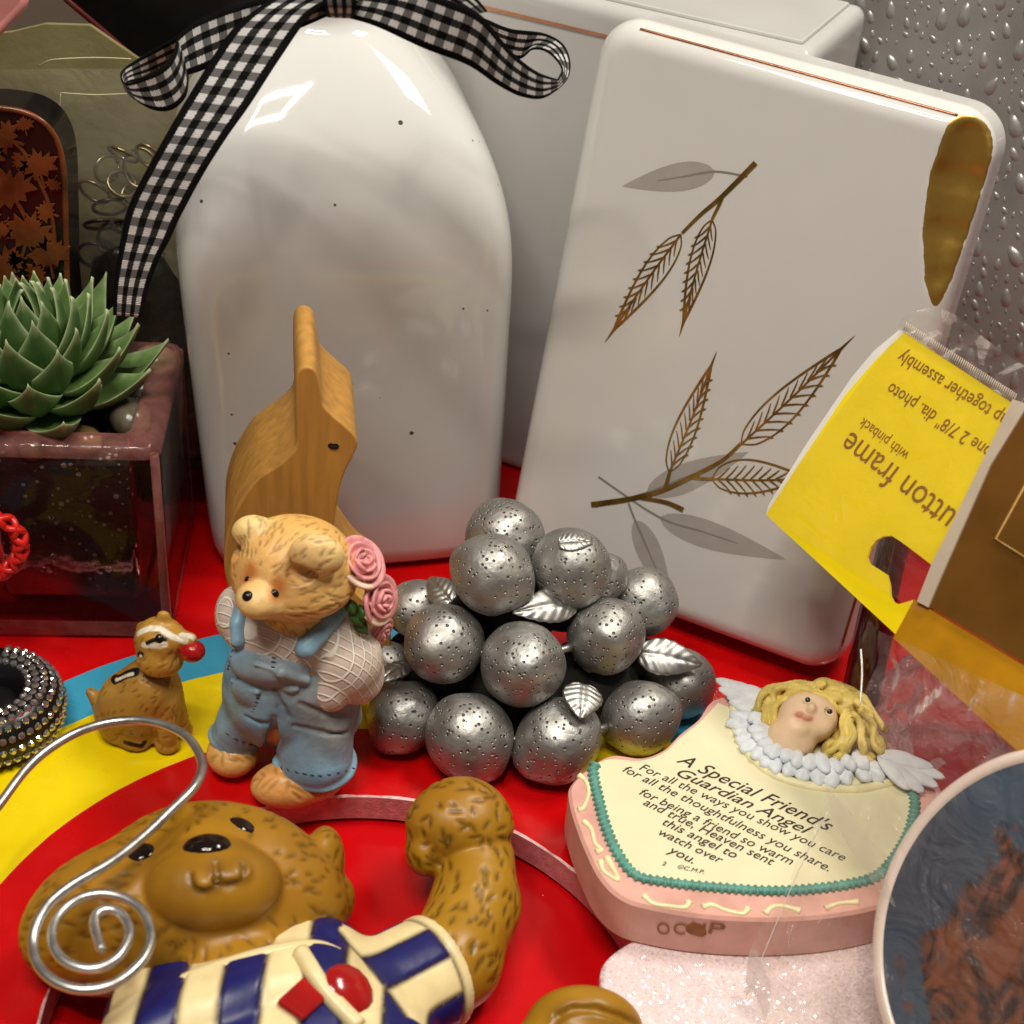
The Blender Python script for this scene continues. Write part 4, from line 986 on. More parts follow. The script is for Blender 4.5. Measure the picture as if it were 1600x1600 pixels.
def blob(name, imp, u, v, r, material, parent, sink=0.3, flat=0.6, xdir=(1, 0, 0), asp=1.0):
    P = hit(imp, u, v); n_ = nrm_at(imp, P)
    V, F = icos(P-n_*r*flat*sink, (r*asp, r, r*flat), frame(n_, xdir), 14, 9)
    return part(name, V, F, material, parent)
def lin(*c): return np.array(srgb(*c)[:3])
def paint_path(V, cols, pts, rad, col, soft=0.015):
    pts = np.asarray(pts, float); d = np.full(len(V), 9.0)
    for a, b in zip(pts[:-1], pts[1:]):
        ab = b-a; t = np.clip(((V-a)@ab)/(ab@ab+1e-12), 0, 1); d = np.minimum(d, np.linalg.norm(V-a-t[:, None]*ab, axis=1))
    m_ = np.clip((rad-d)/soft+0.5, 0, 1)[:, None]
    return cols*(1-m_)+np.asarray(col)*m_

# ------------------------------------------------------------------ wooden rabbit cut-out
mt = mat('blond_wood', (0.50, 0.25, 0.055, 1), rough=0.48, var=0.16, vscale=2.2, stretch=(2.6, 2.6, 0.25), bump=0.15, bscale=9, spec=0.35)
nt, b = nodes_of(mt)
YW = 25.1; TW = 2.35
wr = root('wooden_rabbit', atY(480, 1015, YW)*vec(1, 1, 0)+vec(0, TW/2, 0), 'thick blond wood rabbit cut-out with upright ear behind small bear', 'figurine')
outl = [(462, 612), (463, 588), (471, 576), (483, 574), (495, 583), (502, 612), (506, 634), (523, 652), (543, 669), (556, 683), (559, 697), (551, 716), (540, 737), (533, 757), (528, 781), (523, 814), (521, 845), (530, 885), (560, 930), (592, 955), (608, 975), (611, 1000)]
left = [(462, 640), (463, 672), (463, 694), (456, 708), (435, 727), (401, 750), (378, 781), (361, 814), (352, 848), (350, 882), (354, 909), (361, 935)]
def wd(u, v): return atY(u, v, YW)
P = [wd(*q) for q in outl]; a = P[-1].copy(); a[2] = 0.0; b_ = wd(*left[-1]).copy(); b_[2] = 0.0
Q = [wd(*q) for q in left]
poly = catmull(np.array(Q[::-1]+P), 4); poly = list(poly)+[a, b_]
V, F = prism(poly, vec(0, 0, 0), vec(-0.42, TW, 0)); o = part('rabbit_body', V, F, 'blond_wood', wr, smooth=True); o.data.polygons[0].use_smooth = False; o.data.polygons[1].use_smooth = False
subsurf(o, 0, 0.05, 2); o.modifiers['bevel'].harden_normals = True
mat('black_paint', (0.006, 0.005, 0.005, 1), rough=0.25, var=0.2)
V, F = icos(wd(521, 697)+vec(0, -0.005, 0), (0.11, 0.03, 0.075), None, 14, 8); part('eye', V, F, 'black_paint', wr)

# ------------------------------------------------------------------ cluster of silver lemons
mt = mat('silver_paint', (0.38, 0.37, 0.35, 1), rough=0.47, metal=0.85, var=0.12, vscale=2.0)
nt, b = nodes_of(mt); mx = col_link(mt)
tc = N(nt, 'ShaderNodeTexCoord'); vo = N(nt, 'ShaderNodeTexVoronoi'); vo.inputs['Scale'].default_value = 780; vo.inputs['Randomness'].default_value = 0.85
mr = N(nt, 'ShaderNodeMapRange'); mr.interpolation_type = 'SMOOTHSTEP'; mr.inputs[1].default_value = 0.09; mr.inputs[2].default_value = 0.29
nt.links.new(tc.outputs['Object'], vo.inputs['Vector']); nt.links.new(vo.outputs['Distance'], mr.inputs[0])
n1 = N(nt, 'ShaderNodeTexNoise'); n1.inputs['Scale'].default_value = 260; n1.inputs['Detail'].default_value = 4; nt.links.new(tc.outputs['Object'], n1.inputs['Vector'])
ad = N(nt, 'ShaderNodeMath', operation='MULTIPLY_ADD'); ad.inputs[1].default_value = 0.9
nt.links.new(n1.outputs['Fac'], ad.inputs[0]); nt.links.new(mr.outputs[0], ad.inputs[2])
bp = N(nt, 'ShaderNodeBump'); bp.inputs['Strength'].default_value = 0.75; bp.inputs['Distance'].default_value = 0.0006
nt.links.new(ad.outputs[0], bp.inputs['Height']); nt.links.new(bp.outputs[0], b.inputs['Normal'])
m2 = N(nt, 'ShaderNodeMix', data_type='RGBA'); nt.links.new(mr.outputs[0], m2.inputs[0]); m2.inputs[6].default_value = (0.13, 0.12, 0.11, 1)
nt.links.new(mx.outputs[2], m2.inputs[7]); nt.links.new(m2.outputs[2], b.inputs['Base Color'])
mat('silver_leaf', (0.38, 0.37, 0.35, 1), rough=0.4, metal=0.92, var=0.15, vscale=4)
LEM = [(788, 845, 3.0, 64), (770, 898, 3.35, 63), (893, 889, 3.3, 61), (1006, 940, 2.25, 54), (694, 1005, 2.1, 63), (817, 1037, 2.1, 67), (946, 992, 2.2, 61), (629, 1121, .70, 55), (734, 1153, .83, 67), (872, 1157, .83, 66),
       (1000, 1122, .76, 58), (650, 952, 2.1, 46), (1062, 1068, .72, 56), (612, 1040, .95, 36), (940, 902, 2.9, 40), (800, 1080, 0.8, 60), (920, 1060, 0.8, 55), (720, 1050, 0.8, 55)]
lem_c = np.array([atZ(u, v, z) for u, v, z, r in LEM])
grp = root('lemon_cluster', (lem_c[:, 0].mean(), lem_c[:, 1].mean(), 0), 'pyramid of silver painted lemons with metallic leaves', 'ornament')
def lemon_mesh(c, r, ax, seed):
    n, m_ = 48, 32; V = []
    fr = frame(ax, (0.3, 0.9, 0.2))
    for i in range(m_+1):
        t = math.pi*i/m_; ct = math.cos(t)
        rad = r*(1+0.10*abs(ct)**10*1.0+0.02*ct); 
        for k in range(n):
            a = 2*math.pi*k/n; V.append(fr@vec(rad*math.sin(t)*math.cos(a), rad*math.sin(t)*math.sin(a), rad*1.03*ct))
    V = np.array(V); V *= (1+0.028*vnoise(V/r, 3.2, seed)+0.010*vnoise(V/r, 9, seed+9))[:, None]
    F = [(i*n+k, (i+1)*n+k, (i+1)*n+(k+1) % n, i*n+(k+1) % n) for i in range(m_) for k in range(n)]
    return V+c, F
rg = np.random.default_rng(2); lem_o = []
for i, (u, v, z, r) in enumerate(LEM):
    c = lem_c[i]; rc = r*cmpx(c); ax = norm(vec(rg.normal(), rg.normal()*0.7, rg.normal()*0.5))
    V, F = lemon_mesh(c, rc*1.01, ax, i); lem_o.append(part('lemon', V, F, 'silver_paint', grp))
def silver_leaf(tip, base, width, nrm_, n=18, m_=10):
    tip, base = np.asarray(tip), np.asarray(base); ax = tip-base; L = np.linalg.norm(ax); ax /= L; nn = norm(nrm_-ax*np.dot(nrm_, ax)); sd = np.cross(ax, nn); V = []
    for i in range(n+1):
        t = i/n; w_ = width*max(0.02, math.sin(math.pi*(0.06+0.94*t)**0.8)**0.8*(1-0.15*t))
        for j in range(m_+1):
            s_ = 2*j/m_-1
            rid = 0.045*math.sin((t*6.5-abs(s_)*1.3)*2*math.pi)*abs(s_)**0.4*(1-t*0.4)-0.04*math.exp(-(s_/0.12)**2)
            V.append(base+ax*L*t+sd*w_*s_*(1+0.05*math.sin(t*6.5*2*math.pi)*(abs(s_) > 0.9))+nn*(0.08*L*math.sin(math.pi*t)-0.16*w_*s_*s_+rid+0.03))
    F = [(i*(m_+1)+j, i*(m_+1)+j+1, (i+1)*(m_+1)+j+1, (i+1)*(m_+1)+j) for i in range(n) for j in range(m_)]
    o = part('leaf', V, F, 'silver_leaf', grp); so = o.modifiers.new('thick', 'SOLIDIFY'); so.thickness = 0.07*CM; so.offset = 1 if False else 0
    ss = o.modifiers.new('sub', 'SUBSURF'); ss.levels = ss.render_levels = 1
toC = -_F
mat('gap_shade', (0.02, 0.018, 0.016, 1), rough=0.6, metal=0.3, var=0.3)  # near-black filler added to put deep shade into the gaps between lemons
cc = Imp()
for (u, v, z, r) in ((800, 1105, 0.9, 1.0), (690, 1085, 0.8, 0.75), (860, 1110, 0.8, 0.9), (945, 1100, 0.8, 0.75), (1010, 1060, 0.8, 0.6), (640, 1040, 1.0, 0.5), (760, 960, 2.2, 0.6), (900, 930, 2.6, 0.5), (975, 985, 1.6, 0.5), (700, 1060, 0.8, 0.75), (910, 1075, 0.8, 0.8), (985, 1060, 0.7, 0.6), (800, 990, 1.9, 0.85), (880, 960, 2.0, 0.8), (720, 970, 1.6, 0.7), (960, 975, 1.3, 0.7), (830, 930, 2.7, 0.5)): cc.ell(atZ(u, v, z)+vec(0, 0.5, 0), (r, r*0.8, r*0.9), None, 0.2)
V, F = cc.mesh(0.08, zmin=0.02); part('gap_filler', V, F, 'gap_shade', grp)
silver_leaf(atZ(672, 905, 2.75), atZ(706, 942, 2.75), 0.33, vec(-0.3, -0.5, 0.9))
silver_leaf(atZ(800, 958, 2.86), atZ(899, 942, 2.86), 0.40, vec(0, -0.55, 0.85))
silver_leaf(atZ(906, 1124, 1.75), atZ(912, 1070, 1.95), 0.44, vec(0.1, -0.75, 0.6))
silver_leaf(atZ(1096, 1040, 1.6), atZ(998, 1020, 1.75), 0.42, vec(0.15, -0.6, 0.8))
silver_leaf(atZ(925, 850, 4.0), atZ(872, 850, 4.05), 0.24, vec(0, -0.3, 1))
silver_leaf(atZ(588, 1072, 1.5), atZ(640, 1038, 1.5), 0.28, vec(-0.5, -0.5, 0.7))
for (i, j) in ((4, 5), (8, 9), (7, 8), (5, 6), (9, 10)):
    a, b_ = lem_c[i], lem_c[j]; d = b_-a
    V, F = tube([a+d*0.42, a+d*0.5, a+d*0.58], [0.10, 0.08, 0.10], 8); part('joint', V, F, 'silver_leaf', grp)

# ------------------------------------------------------------------ small resin bear in denim overalls
mat('resin_fur', attr=True, rough=0.42, var=0.10, vscale=5, bump=0.35, bscale=9, bdist=0.04)
mt = mat('resin_denim', attr=True, rough=0.40, var=0.18, vscale=2.5, bump=0.35, bscale=10, bdist=0.03)
mt = mat('resin_knit', srgb(208, 190, 176), rough=0.5, var=0.12, vscale=2.5)
nt, b = nodes_of(mt); mx = col_link(mt); tc = N(nt, 'ShaderNodeTexCoord'); acc = []
for rot in ((0.35, 0.9, 0.5), (-0.45, -0.75, 0.6)):
    dp = N(nt, 'ShaderNodeVectorMath', operation='DOT_PRODUCT'); v_ = norm(rot)*100*2*math.pi/0.155*0.5; dp.inputs[1].default_value = v_
    nt.links.new(tc.outputs['Object'], dp.inputs[0]); s_ = N(nt, 'ShaderNodeMath', operation='SINE'); nt.links.new(dp.outputs['Value'], s_.inputs[0])
    a_ = N(nt, 'ShaderNodeMath', operation='ABSOLUTE'); nt.links.new(s_.outputs[0], a_.inputs[0]); acc.append(a_)
mn = N(nt, 'ShaderNodeMath', operation='MINIMUM'); nt.links.new(acc[0].outputs[0], mn.inputs[0]); nt.links.new(acc[1].outputs[0], mn.inputs[1])
mr = N(nt, 'ShaderNodeMapRange'); mr.inputs[1].default_value = 0.16; mr.inputs[2].default_value = 0.42; nt.links.new(mn.outputs[0], mr.inputs[0])
m2 = N(nt, 'ShaderNodeMix', data_type='RGBA'); nt.links.new(mr.outputs[0], m2.inputs[0]); m2.inputs[6].default_value = srgb(238, 228, 214); nt.links.new(mx.outputs[2], m2.inputs[7])
nt.links.new(m2.outputs[2], b.inputs['Base Color'])
bp = N(nt, 'ShaderNodeBump'); bp.invert = True; bp.inputs['Strength'].default_value = 0.7; bp.inputs['Distance'].default_value = 0.0005
nt.links.new(mr.outputs[0], bp.inputs['Height']); nt.links.new(bp.outputs[0], b.inputs['Normal'])

CREAM, TAN, BROWN = lin(240, 212, 142), lin(226, 174, 96), lin(150, 84, 34)
bear = root('overalls_bear', atZ(440, 1195)*vec(1, 1, 0)+vec(0, 0.5, 0), 'small resin bear in blue denim overalls hiding pink roses behind its back', 'figurine')
YB_ = 23.0
hc = atY(460, 884, YB_); fd = norm(vec(-0.66, -0.80, -0.30))
rgt = norm(np.cross(vec(0, 0, 1), fd)); hup = np.cross(fd, rgt)
imp = Imp()
imp.ell(hc, (1.14, 1.0, 0.92), None, 0.1, TAN)
imp.ell(hc+vec(0.12, 0, -0.18)+fd*0.18, (1.10, 0.92, 0.56), None, 0.25, TAN)
mzc = hit(imp, 402, 936)-norm(vec(-0.66, -0.80, -0.30))*0.02
imp.ell(mzc, (0.40, 0.42, 0.33), None, 0.07, CREAM)
imp.ell(mzc+vec(0.1, 0.1, -0.12), (0.42, 0.40, 0.27), None, 0.08, CREAM)
for (u, v, Y, r) in ((398, 834, 23.1, 0.42), (492, 872, 22.0, 0.50)):
    c = atY(u, v, Y) if u < 450 else hit(imp, 494, 876)+vec(0.02, -0.05, 0.16); imp.ell(c, (r, 0.30, r*0.86), frame(norm(vec(-0.5, 0.2, 0.8)), (0.7, -0.6, 0.3)) if False else None, 0.10, CREAM)
    imp.ell(c+fd*0.30+vec(-0.06, 0, -0.20), (r*0.58, 0.24, r*0.42), None, 0.06, BROWN, sub=True)
tc0 = atY(458, 1075, 23.05)
imp.cone(hc+vec(0, 0.1, -0.5), tc0+vec(0, 0.1, -0.3), 0.75, 1.0, 0.2, TAN)
fl, fr_ = atZ(362, 1180, 0.40), atZ(456, 1224, 0.42)
imp.cone(tc0+vec(-0.4, 0, -0.7), fl+vec(0.1, 0.4, 0.1), 0.3, 0.38, 0.2, TAN); imp.cone(tc0+vec(0.4, 0, -0.7), fr_+vec(0.3, 0.6, 0.1), 0.35, 0.45, 0.2, TAN)
imp.ell(fl+vec(0.02, 0.05, 0.02), (0.52, 0.55, 0.42), None, 0.12, TAN)
imp.ell(fr_+vec(0.0, 0, 0.0), (0.80, 0.50, 0.46), frame((0, 0, 1), (1, 0.28, 0)), 0.12, TAN)
imp.ell(fr_+vec(0.45, 0.25, -0.1), (0.50, 0.42, 0.36), None, 0.12, TAN)
V, F = imp.mesh(0.034, zmin=0.0); Nm = imp.normals(V); cols = imp.colors(V, 0.08)
low = V[:, 2] < 1.1
cols[low] = cols[low]*0.55+lin(226, 170, 96)*0.45
wash = np.clip(vnoise(V, 2.4, 3)*0.5+0.25, 0, 1)[:, None]*(~low)[:, None]*0.55; cols = cols*(1-wash)+lin(236, 206, 140)*wash
wash = np.clip(vnoise(V, 1.7, 8)*0.6, 0, 1)[:, None]*0.55; cols = cols*(1-wash)+lin(204, 122, 58)*wash
dirh = lambda c: norm(c-mzc) if c[2] > 1.5 else vec(-0.15, -0.3, 0.9)
for q in ((430, 927), (386, 905)): cols = paint_path(V, cols, [hit(imp, *q), hit(imp, q[0]+6, q[1]-14)], 0.14, lin(196, 122, 60), 0.16)
V, cols = strokes(V, Nm, 560, 0.26, 0.045, 0.024, dirh, 1, mask=(V[:, 2] > 3.2) & (np.linalg.norm(V-mzc, axis=1) > 0.62), cols=cols, mult=0.5)
V, cols = strokes(V, Nm, 60, 0.42, 0.07, 0.025, dirh, 2, mask=low & (V[:, 2] > 0.35) & (Nm[:, 2] > 0.25), cols=cols, mult=0.35)
part('body', V, F, 'resin_fur', bear, colors=cols); headimp = imp
blob('nose', imp, 386, 931, 0.105, 'black_paint', bear, 0.3, 0.75)
blob('eye', imp, 386, 905, 0.07, 'black_paint', bear); blob('eye', imp, 430, 927, 0.085, 'black_paint', bear)
# shirt
imp = Imp(); imp.ell(atY(445, 985, 23.0), (1.12, 0.86, 0.80), None, 0.15)
imp.ell(atY(543, 1035, 22.75), (0.66, 0.66, 0.78), frame((0.25, 0, 1)), 0.12); imp.ell(atY(528, 990, 22.95), (0.55, 0.55, 0.55), None, 0.18); imp.ell(atY(560, 1055, 22.9), (0.5, 0.62, 0.5), None, 0.12)
imp.ell(atY(520, 1082, 22.35), (0.34, 0.30, 0.42), frame((0.3, 0, 1)), 0.10)
imp.ell(atY(364, 958, 23.1), (0.33, 0.5, 0.52), None, 0.12)
V, F = imp.mesh(0.04); part('shirt', V, F, 'resin_knit', bear); shirt = imp
# overalls
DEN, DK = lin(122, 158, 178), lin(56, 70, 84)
imp = Imp()
imp.ell(tc0+vec(-0.02, 0, -0.05), (1.36, 1.12, 1.30), None, 0.2, DEN); imp.ell(tc0+vec(-0.05, -0.12, 0.55), (1.18, 0.92, 0.62), None, 0.2, DEN)
imp.ell(tc0+vec(0.12, 0.05, -0.70), (1.22, 0.95, 0.62), None, 0.2, DEN)
la, lb = atY(398, 1105, 22.9), fl+vec(0.08, 0.18, 0.42); imp.cone(la, lb, 0.62, 0.48, 0.08, DEN)
ra, rb = atY(492, 1125, 22.7), fr_+vec(0.40, 0.35, 0.42); imp.cone(ra, rb, 0.80, 0.72, 0.08, DEN)
for c, r in ((lb, 0.50), (rb, 0.78)): imp.ell(c+vec(0, 0, -0.06), (r+0.05, r*0.95, 0.20), frame((0.12, -0.25, 1)), 0.05, DEN*1.15)
def ribbon3(pts, r): imp.path(pts, r, 0.05, DEN*1.1)
s1 = [shirt, imp]
def on_sh(u, v, off=0.02):
    P = hit(shirt, u, v); return P+nrm_at(shirt, P)*off
ribbon3([on_sh(373, 1000), on_sh(372, 975), on_sh(376, 955)], 0.15)
ribbon3([on_sh(478, 1012), on_sh(495, 990), on_sh(515, 970), on_sh(528, 955)], 0.20)
bibc = hit(shirt, 414, 1026)
imp.ell(bibc+vec(0.05, 0.34, -0.36), (0.80, 0.55, 0.50), None, 0.10, DEN)
bd = Imp(); bd.ops = list(imp.ops)
def on_b(u, v, off=0.0):
    P = hit(bd, u, v); return P+nrm_at(bd, P)*off
pk_ = on_b(384, 1082); imp.ell(pk_, (0.30, 0.10, 0.30), frame((0, 0, 1), (1, -0.3, 0)), 0.05, DEN*1.1)
imp.path([on_b(366, 1063, .03), on_b(384, 1072, .03), on_b(404, 1080, .03)], 0.06, 0.04, DEN*1.25)
imp.path([on_b(440, 1050, .02), on_b(475, 1062, .02)], 0.12, 0.05, DEN*1.15); imp.ell(on_b(455, 1075, .03), (0.16, 0.10, 0.10), None, 0.05, DEN*1.25)
imp.path([on_b(355, 1022, .02), on_b(400, 1038, .02), on_b(440, 1050, .02)], 0.035, 0.03, DEN*1.2)
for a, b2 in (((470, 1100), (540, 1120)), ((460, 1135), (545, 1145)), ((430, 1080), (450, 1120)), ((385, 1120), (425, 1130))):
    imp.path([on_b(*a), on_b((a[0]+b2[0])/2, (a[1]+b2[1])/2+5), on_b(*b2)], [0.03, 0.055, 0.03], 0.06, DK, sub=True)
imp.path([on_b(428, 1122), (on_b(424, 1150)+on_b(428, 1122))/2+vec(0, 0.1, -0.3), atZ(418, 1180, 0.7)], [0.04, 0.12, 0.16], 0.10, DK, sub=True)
V, F = imp.mesh(0.036); cols = imp.colors(V, 0.03); Nm = imp.normals(V)
V = V+Nm*(0.014*vnoise(V, 7, 5))[:, None]
wsh = np.clip(vnoise(V, 2.0, 12)*0.7, 0, 1)[:, None]*0.5; cols = cols*(1-wsh)+lin(150, 120, 92)*wsh
wsh = np.clip(vnoise(V, 2.6, 13)*0.7, 0, 1)[:, None]*0.45; cols = cols*(1-wsh)+lin(150, 186, 204)*wsh
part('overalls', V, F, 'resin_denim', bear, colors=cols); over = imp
mat('stitch', (0.03, 0.035, 0.045, 1), rough=0.6, var=0.3)
mb = MB()
for pts in ([(404, 1086), (400, 1100), (396, 1112)], [(440, 1200), (470, 1208), (500, 1212), (535, 1206), (560, 1198)], [(366, 1010), (360, 1030), (356, 1045)], [(345, 1140), (375, 1158), (400, 1166)], [(428, 1028), (426, 1045)], [(500, 1080), (512, 1098), (525, 1105)]):
    cpt = catmull(np.array(pts, float), 5)
    for q in cpt[::2]:
        P = hit(over, *q); n_ = nrm_at(over, P); mb.add(*icos(P, (0.05, 0.018, 0.015), frame(n_, (1, 0.2, -0.3)), 6, 4))
tag(mb.build('stitches', 'stitch', bear), kind='stuff')
# roses
mat('rose_pink', srgb(224, 152, 152), rough=0.45, var=0.2, vscale=4); mat('rose_leaf', srgb(58, 92, 40), rough=0.45, var=0.4, vscale=4)
mat('rose_cream', srgb(232, 204, 182), rough=0.45, var=0.15, vscale=4)
def petal(c, ax, a0, r, ht, open_, material, parent, span=1.9):
    fr = frame(ax, (1, 0.3, 0.2)); V = []; n, m_ = 10, 6
    for j in range(m_+1):
        t = j/m_
        for i in range(n+1):
            a = a0+span*(i/n-0.5); rr_ = r*(0.35+0.65*math.sin(t*math.pi/2))*(1+open_*t*t); edge = 1-0.25*abs(2*i/n-1)**3
            V.append(c+fr@vec(rr_*math.cos(a), rr_*math.sin(a), ht*t*edge-open_*ht*0.55*max(0, t-0.7)*2))
    F = [(j*(n+1)+i, j*(n+1)+i+1, (j+1)*(n+1)+i+1, (j+1)*(n+1)+i) for j in range(m_) for i in range(n)]
    o = part('petal', V, F, material, parent); so = o.modifiers.new('t', 'SOLIDIFY'); so.thickness = 0.055*CM; so.offset = 0
    return o
def rose(c, ax, R_):
    V, F = icos(c+ax*R_*0.15, (R_*0.75, R_*0.75, R_*0.7), frame(ax), 16, 10); ro = part('rose', V, F, 'rose_pink', bear)
    for ringi, (rr_, n_, op, ht) in enumerate(((0.28, 3, 0.0, 1.15), (0.52, 4, 0.12, 1.08), (0.78, 5, 0.28, 0.95), (0.98, 5, 0.45, 0.75))):
        for k in range(n_): petal(c-ax*R_*0.1, ax, 2*math.pi*k/n_+ringi*0.6, R_*rr_, R_*ht, op, 'rose_cream' if ringi == 3 and k == 2 else 'rose_pink', ro)
rose(atY(556, 884, 23.1), norm(vec(0.62, -0.28, 0.72)), 0.37); rose(atY(584, 936, 23.0), norm(vec(0.85, -0.45, 0.30)), 0.34); rose(atY(588, 985, 23.2), norm(vec(0.8, -0.5, -0.2)), 0.24)
for (u, v, tu, tv) in ((545, 945, 568, 985), (560, 945, 580, 975), (540, 935, 556, 962), (552, 965, 575, 992)):
    a, b2 = atY(u, v, 22.75), atY(tu, tv, 22.6); ax = norm(b2-a); L = np.linalg.norm(b2-a); nn = norm(vec(0.4, -0.8, 0.4)); sd = np.cross(ax, nn); V = []
    for i in range(9):
        t = i/8; w_ = 0.13*math.sin(math.pi*min(1, t+0.05))
        for j in (-1, 0, 1): V.append(a+ax*L*t+sd*w_*j+nn*(0.04*(1-abs(j))+0.06*math.sin(math.pi*t)))
    F = [(i*3+j, i*3+j+1, i*3+j+4, i*3+j+3) for i in range(8) for j in range(2)]
    o = part('rose_leaf', V, F, 'rose_leaf', bear); so = o.modifiers.new('t', 'SOLIDIFY'); so.thickness = 0.04*CM

# ------------------------------------------------------------------ chipmunk with red berry
mat('resin_chip', attr=True, rough=0.38, var=0.12, vscale=4, bump=0.3, bscale=9, bdist=0.04)
CH, CHD = lin(176, 130, 52), lin(138, 92, 34)
chip = root('chipmunk', atZ(222, 1150)*vec(1, 1, 0), 'tiny chipmunk figurine with striped back holding red berry in its mouth', 'figurine')
YH = 23.55
imp = Imp()
imp.ell(atY(212, 1098, YH), (0.74, 0.66, 0.72), frame((0.35, 0, 1)), 0.1, CH); imp.ell(atY(235, 1075, YH-0.05), (0.62, 0.58, 0.66), None, 0.25, CH)
imp.ell(atY(184, 1115, YH), (0.44, 0.58, 0.56), None, 0.12, CH); imp.ell(atY(196, 1140, YH-0.2), (0.40, 0.36, 0.34), None, 0.1, CH)
imp.ell(atY(250, 1002, YH-0.05), (0.50, 0.44, 0.52), None, 0.12, CH); imp.ell(atY(250, 1030, YH-0.25), (0.46, 0.36, 0.36), None, 0.08, CH*1.1)
imp.cone(atY(262, 1000, YH-0.1), atY(296, 1000, YH-0.3), 0.34, 0.15, 0.15, CH)
imp.ell(atY(256, 966, YH+0.02), (0.15, 0.10, 0.17), None, 0.10, CH); imp.ell(atY(224, 982, YH+0.15), (0.14, 0.08, 0.14), None, 0.10, CH)
imp.cone(atY(262, 1100, YH-0.25), atY(262, 1150, YH-0.45), 0.26, 0.20, 0.12, CH); imp.cone(atY(270, 1085, YH-0.1), atY(286, 1132, YH-0.1), 0.20, 0.15, 0.1, CH)
imp.ell(atZ(212, 1158, 0.14), (0.30, 0.24, 0.17), None, 0.08, CH); imp.ell(atZ(262, 1162, 0.14), (0.26, 0.24, 0.17), None, 0.08, CH); imp.ell(atZ(288, 1140, 0.13), (0.17, 0.2, 0.15), None, 0.08, CH)
imp.cone(atY(165, 1105, YH+0.1), atY(142, 1082, YH+0.2), 0.26, 0.10, 0.12, CHD); imp.ell(atZ(215, 1130, 0.3), (0.6, 0.5, 0.36), None, 0.12, CHD)
V, F = imp.mesh(0.026, zmin=0.0); Nm = imp.normals(V); cols = imp.colors(V, 0.06)
wsh = np.clip(vnoise(V, 3.5, 4)*0.6, 0, 1)[:, None]*0.45; cols = cols*(1-wsh)+lin(112, 66, 22)*wsh
wsh = np.clip(vnoise(V, 3.0, 6)*0.6, 0, 1)[:, None]*0.4; cols = cols*(1-wsh)+lin(196, 156, 70)*wsh
V, cols = strokes(V, Nm, 300, 0.22, 0.045, 0.018, lambda c: vec(-0.6, 0.1, -0.7), 7, cols=cols, mult=0.4)
hp = lambda *q: [hit(imp, *p) for p in q]
WHT, BLK = lin(222, 212, 190), lin(12, 10, 9)
cols = paint_path(V, cols, hp((155, 1070), (182, 1062), (211, 1050)), 0.105, BLK); cols = paint_path(V, cols, hp((159, 1069), (183, 1062), (207, 1053)), 0.04, WHT)
cols = paint_path(V, cols, hp((166, 1040), (185, 1026), (205, 1020), (220, 1022)), 0.07, BLK); cols = paint_path(V, cols, hp((182, 1030), (203, 1024), (220, 1025)), 0.03, WHT)
cols = paint_path(V, cols, hp((216, 990), (232, 982), (250, 982), (270, 995), (290, 1002)), 0.06, WHT); cols = paint_path(V, cols, hp((224, 1008), (244, 1009), (258, 1007)), 0.055, WHT)
cols = paint_path(V, cols, hp((230, 1005), (240, 1000), (258, 999)), 0.04, BLK); cols = paint_path(V, cols, hp((284, 992), (303, 996)), 0.06, WHT)
cols = paint_path(V, cols, hp((196, 1160), (222, 1166), (226, 1160)), 0.05, lin(36, 20, 10))
part('body', V, F, 'resin_chip', chip, colors=cols)
blob('eye', imp, 249, 998, 0.095, 'black_paint', chip, 0.4, 0.6)
mat('berry_red', (0.42, 0.008, 0.01, 1), rough=0.22, var=0.3, vscale=4, bump=0.3, bscale=5, bdist=0.05)
c = atY(301, 1018, YH-0.42); V, F = icos(c, (0.25, 0.22, 0.21), None, 24, 16); V = c+(V-c)*(1+0.05*vnoise(V, 9, 3))[:, None]; part('berry', V, F, 'berry_red', chip)
# ------------------------------------------------------------------ glitter slab under the plaque
mt = mat('glitter', srgb(236, 214, 214), rough=0.35, var=0.06, vscale=3)
nt, b = nodes_of(mt); mx = col_link(mt); tc = N(nt, 'ShaderNodeTexCoord'); vo = N(nt, 'ShaderNodeTexVoronoi'); vo.inputs['Scale'].default_value = 2600
nt.links.new(tc.outputs['Object'], vo.inputs['Vector']); sc_ = N(nt, 'ShaderNodeSeparateColor'); nt.links.new(vo.outputs['Color'], sc_.inputs[0])
gt = N(nt, 'ShaderNodeMath', operation='GREATER_THAN'); gt.inputs[1].default_value = 0.6; nt.links.new(sc_.outputs[0], gt.inputs[0]); rm_ = N(nt, 'ShaderNodeMapRange'); rm_.inputs[3].default_value = 0.5; rm_.inputs[4].default_value = 0.06; nt.links.new(gt.outputs[0], rm_.inputs[0]); nt.links.new(rm_.outputs[0], b.inputs['Roughness']); b.inputs['Specular IOR Level'].default_value = 1.0
vm = N(nt, 'ShaderNodeVectorMath', operation='SUBTRACT'); vm.inputs[1].default_value = (0.5, 0.5, 0.5); nt.links.new(vo.outputs['Color'], vm.inputs[0])
vs = N(nt, 'ShaderNodeVectorMath', operation='SCALE'); vs.inputs['Scale'].default_value = 0.75; nt.links.new(vm.outputs[0], vs.inputs[0])
ge = N(nt, 'ShaderNodeNewGeometry'); va = N(nt, 'ShaderNodeVectorMath', operation='ADD'); nt.links.new(ge.outputs['Normal'], va.inputs[0]); nt.links.new(vs.outputs[0], va.inputs[1])
vn = N(nt, 'ShaderNodeVectorMath', operation='NORMALIZE'); nt.links.new(va.outputs[0], vn.inputs[0]); nt.links.new(vn.outputs[0], b.inputs['Normal'])
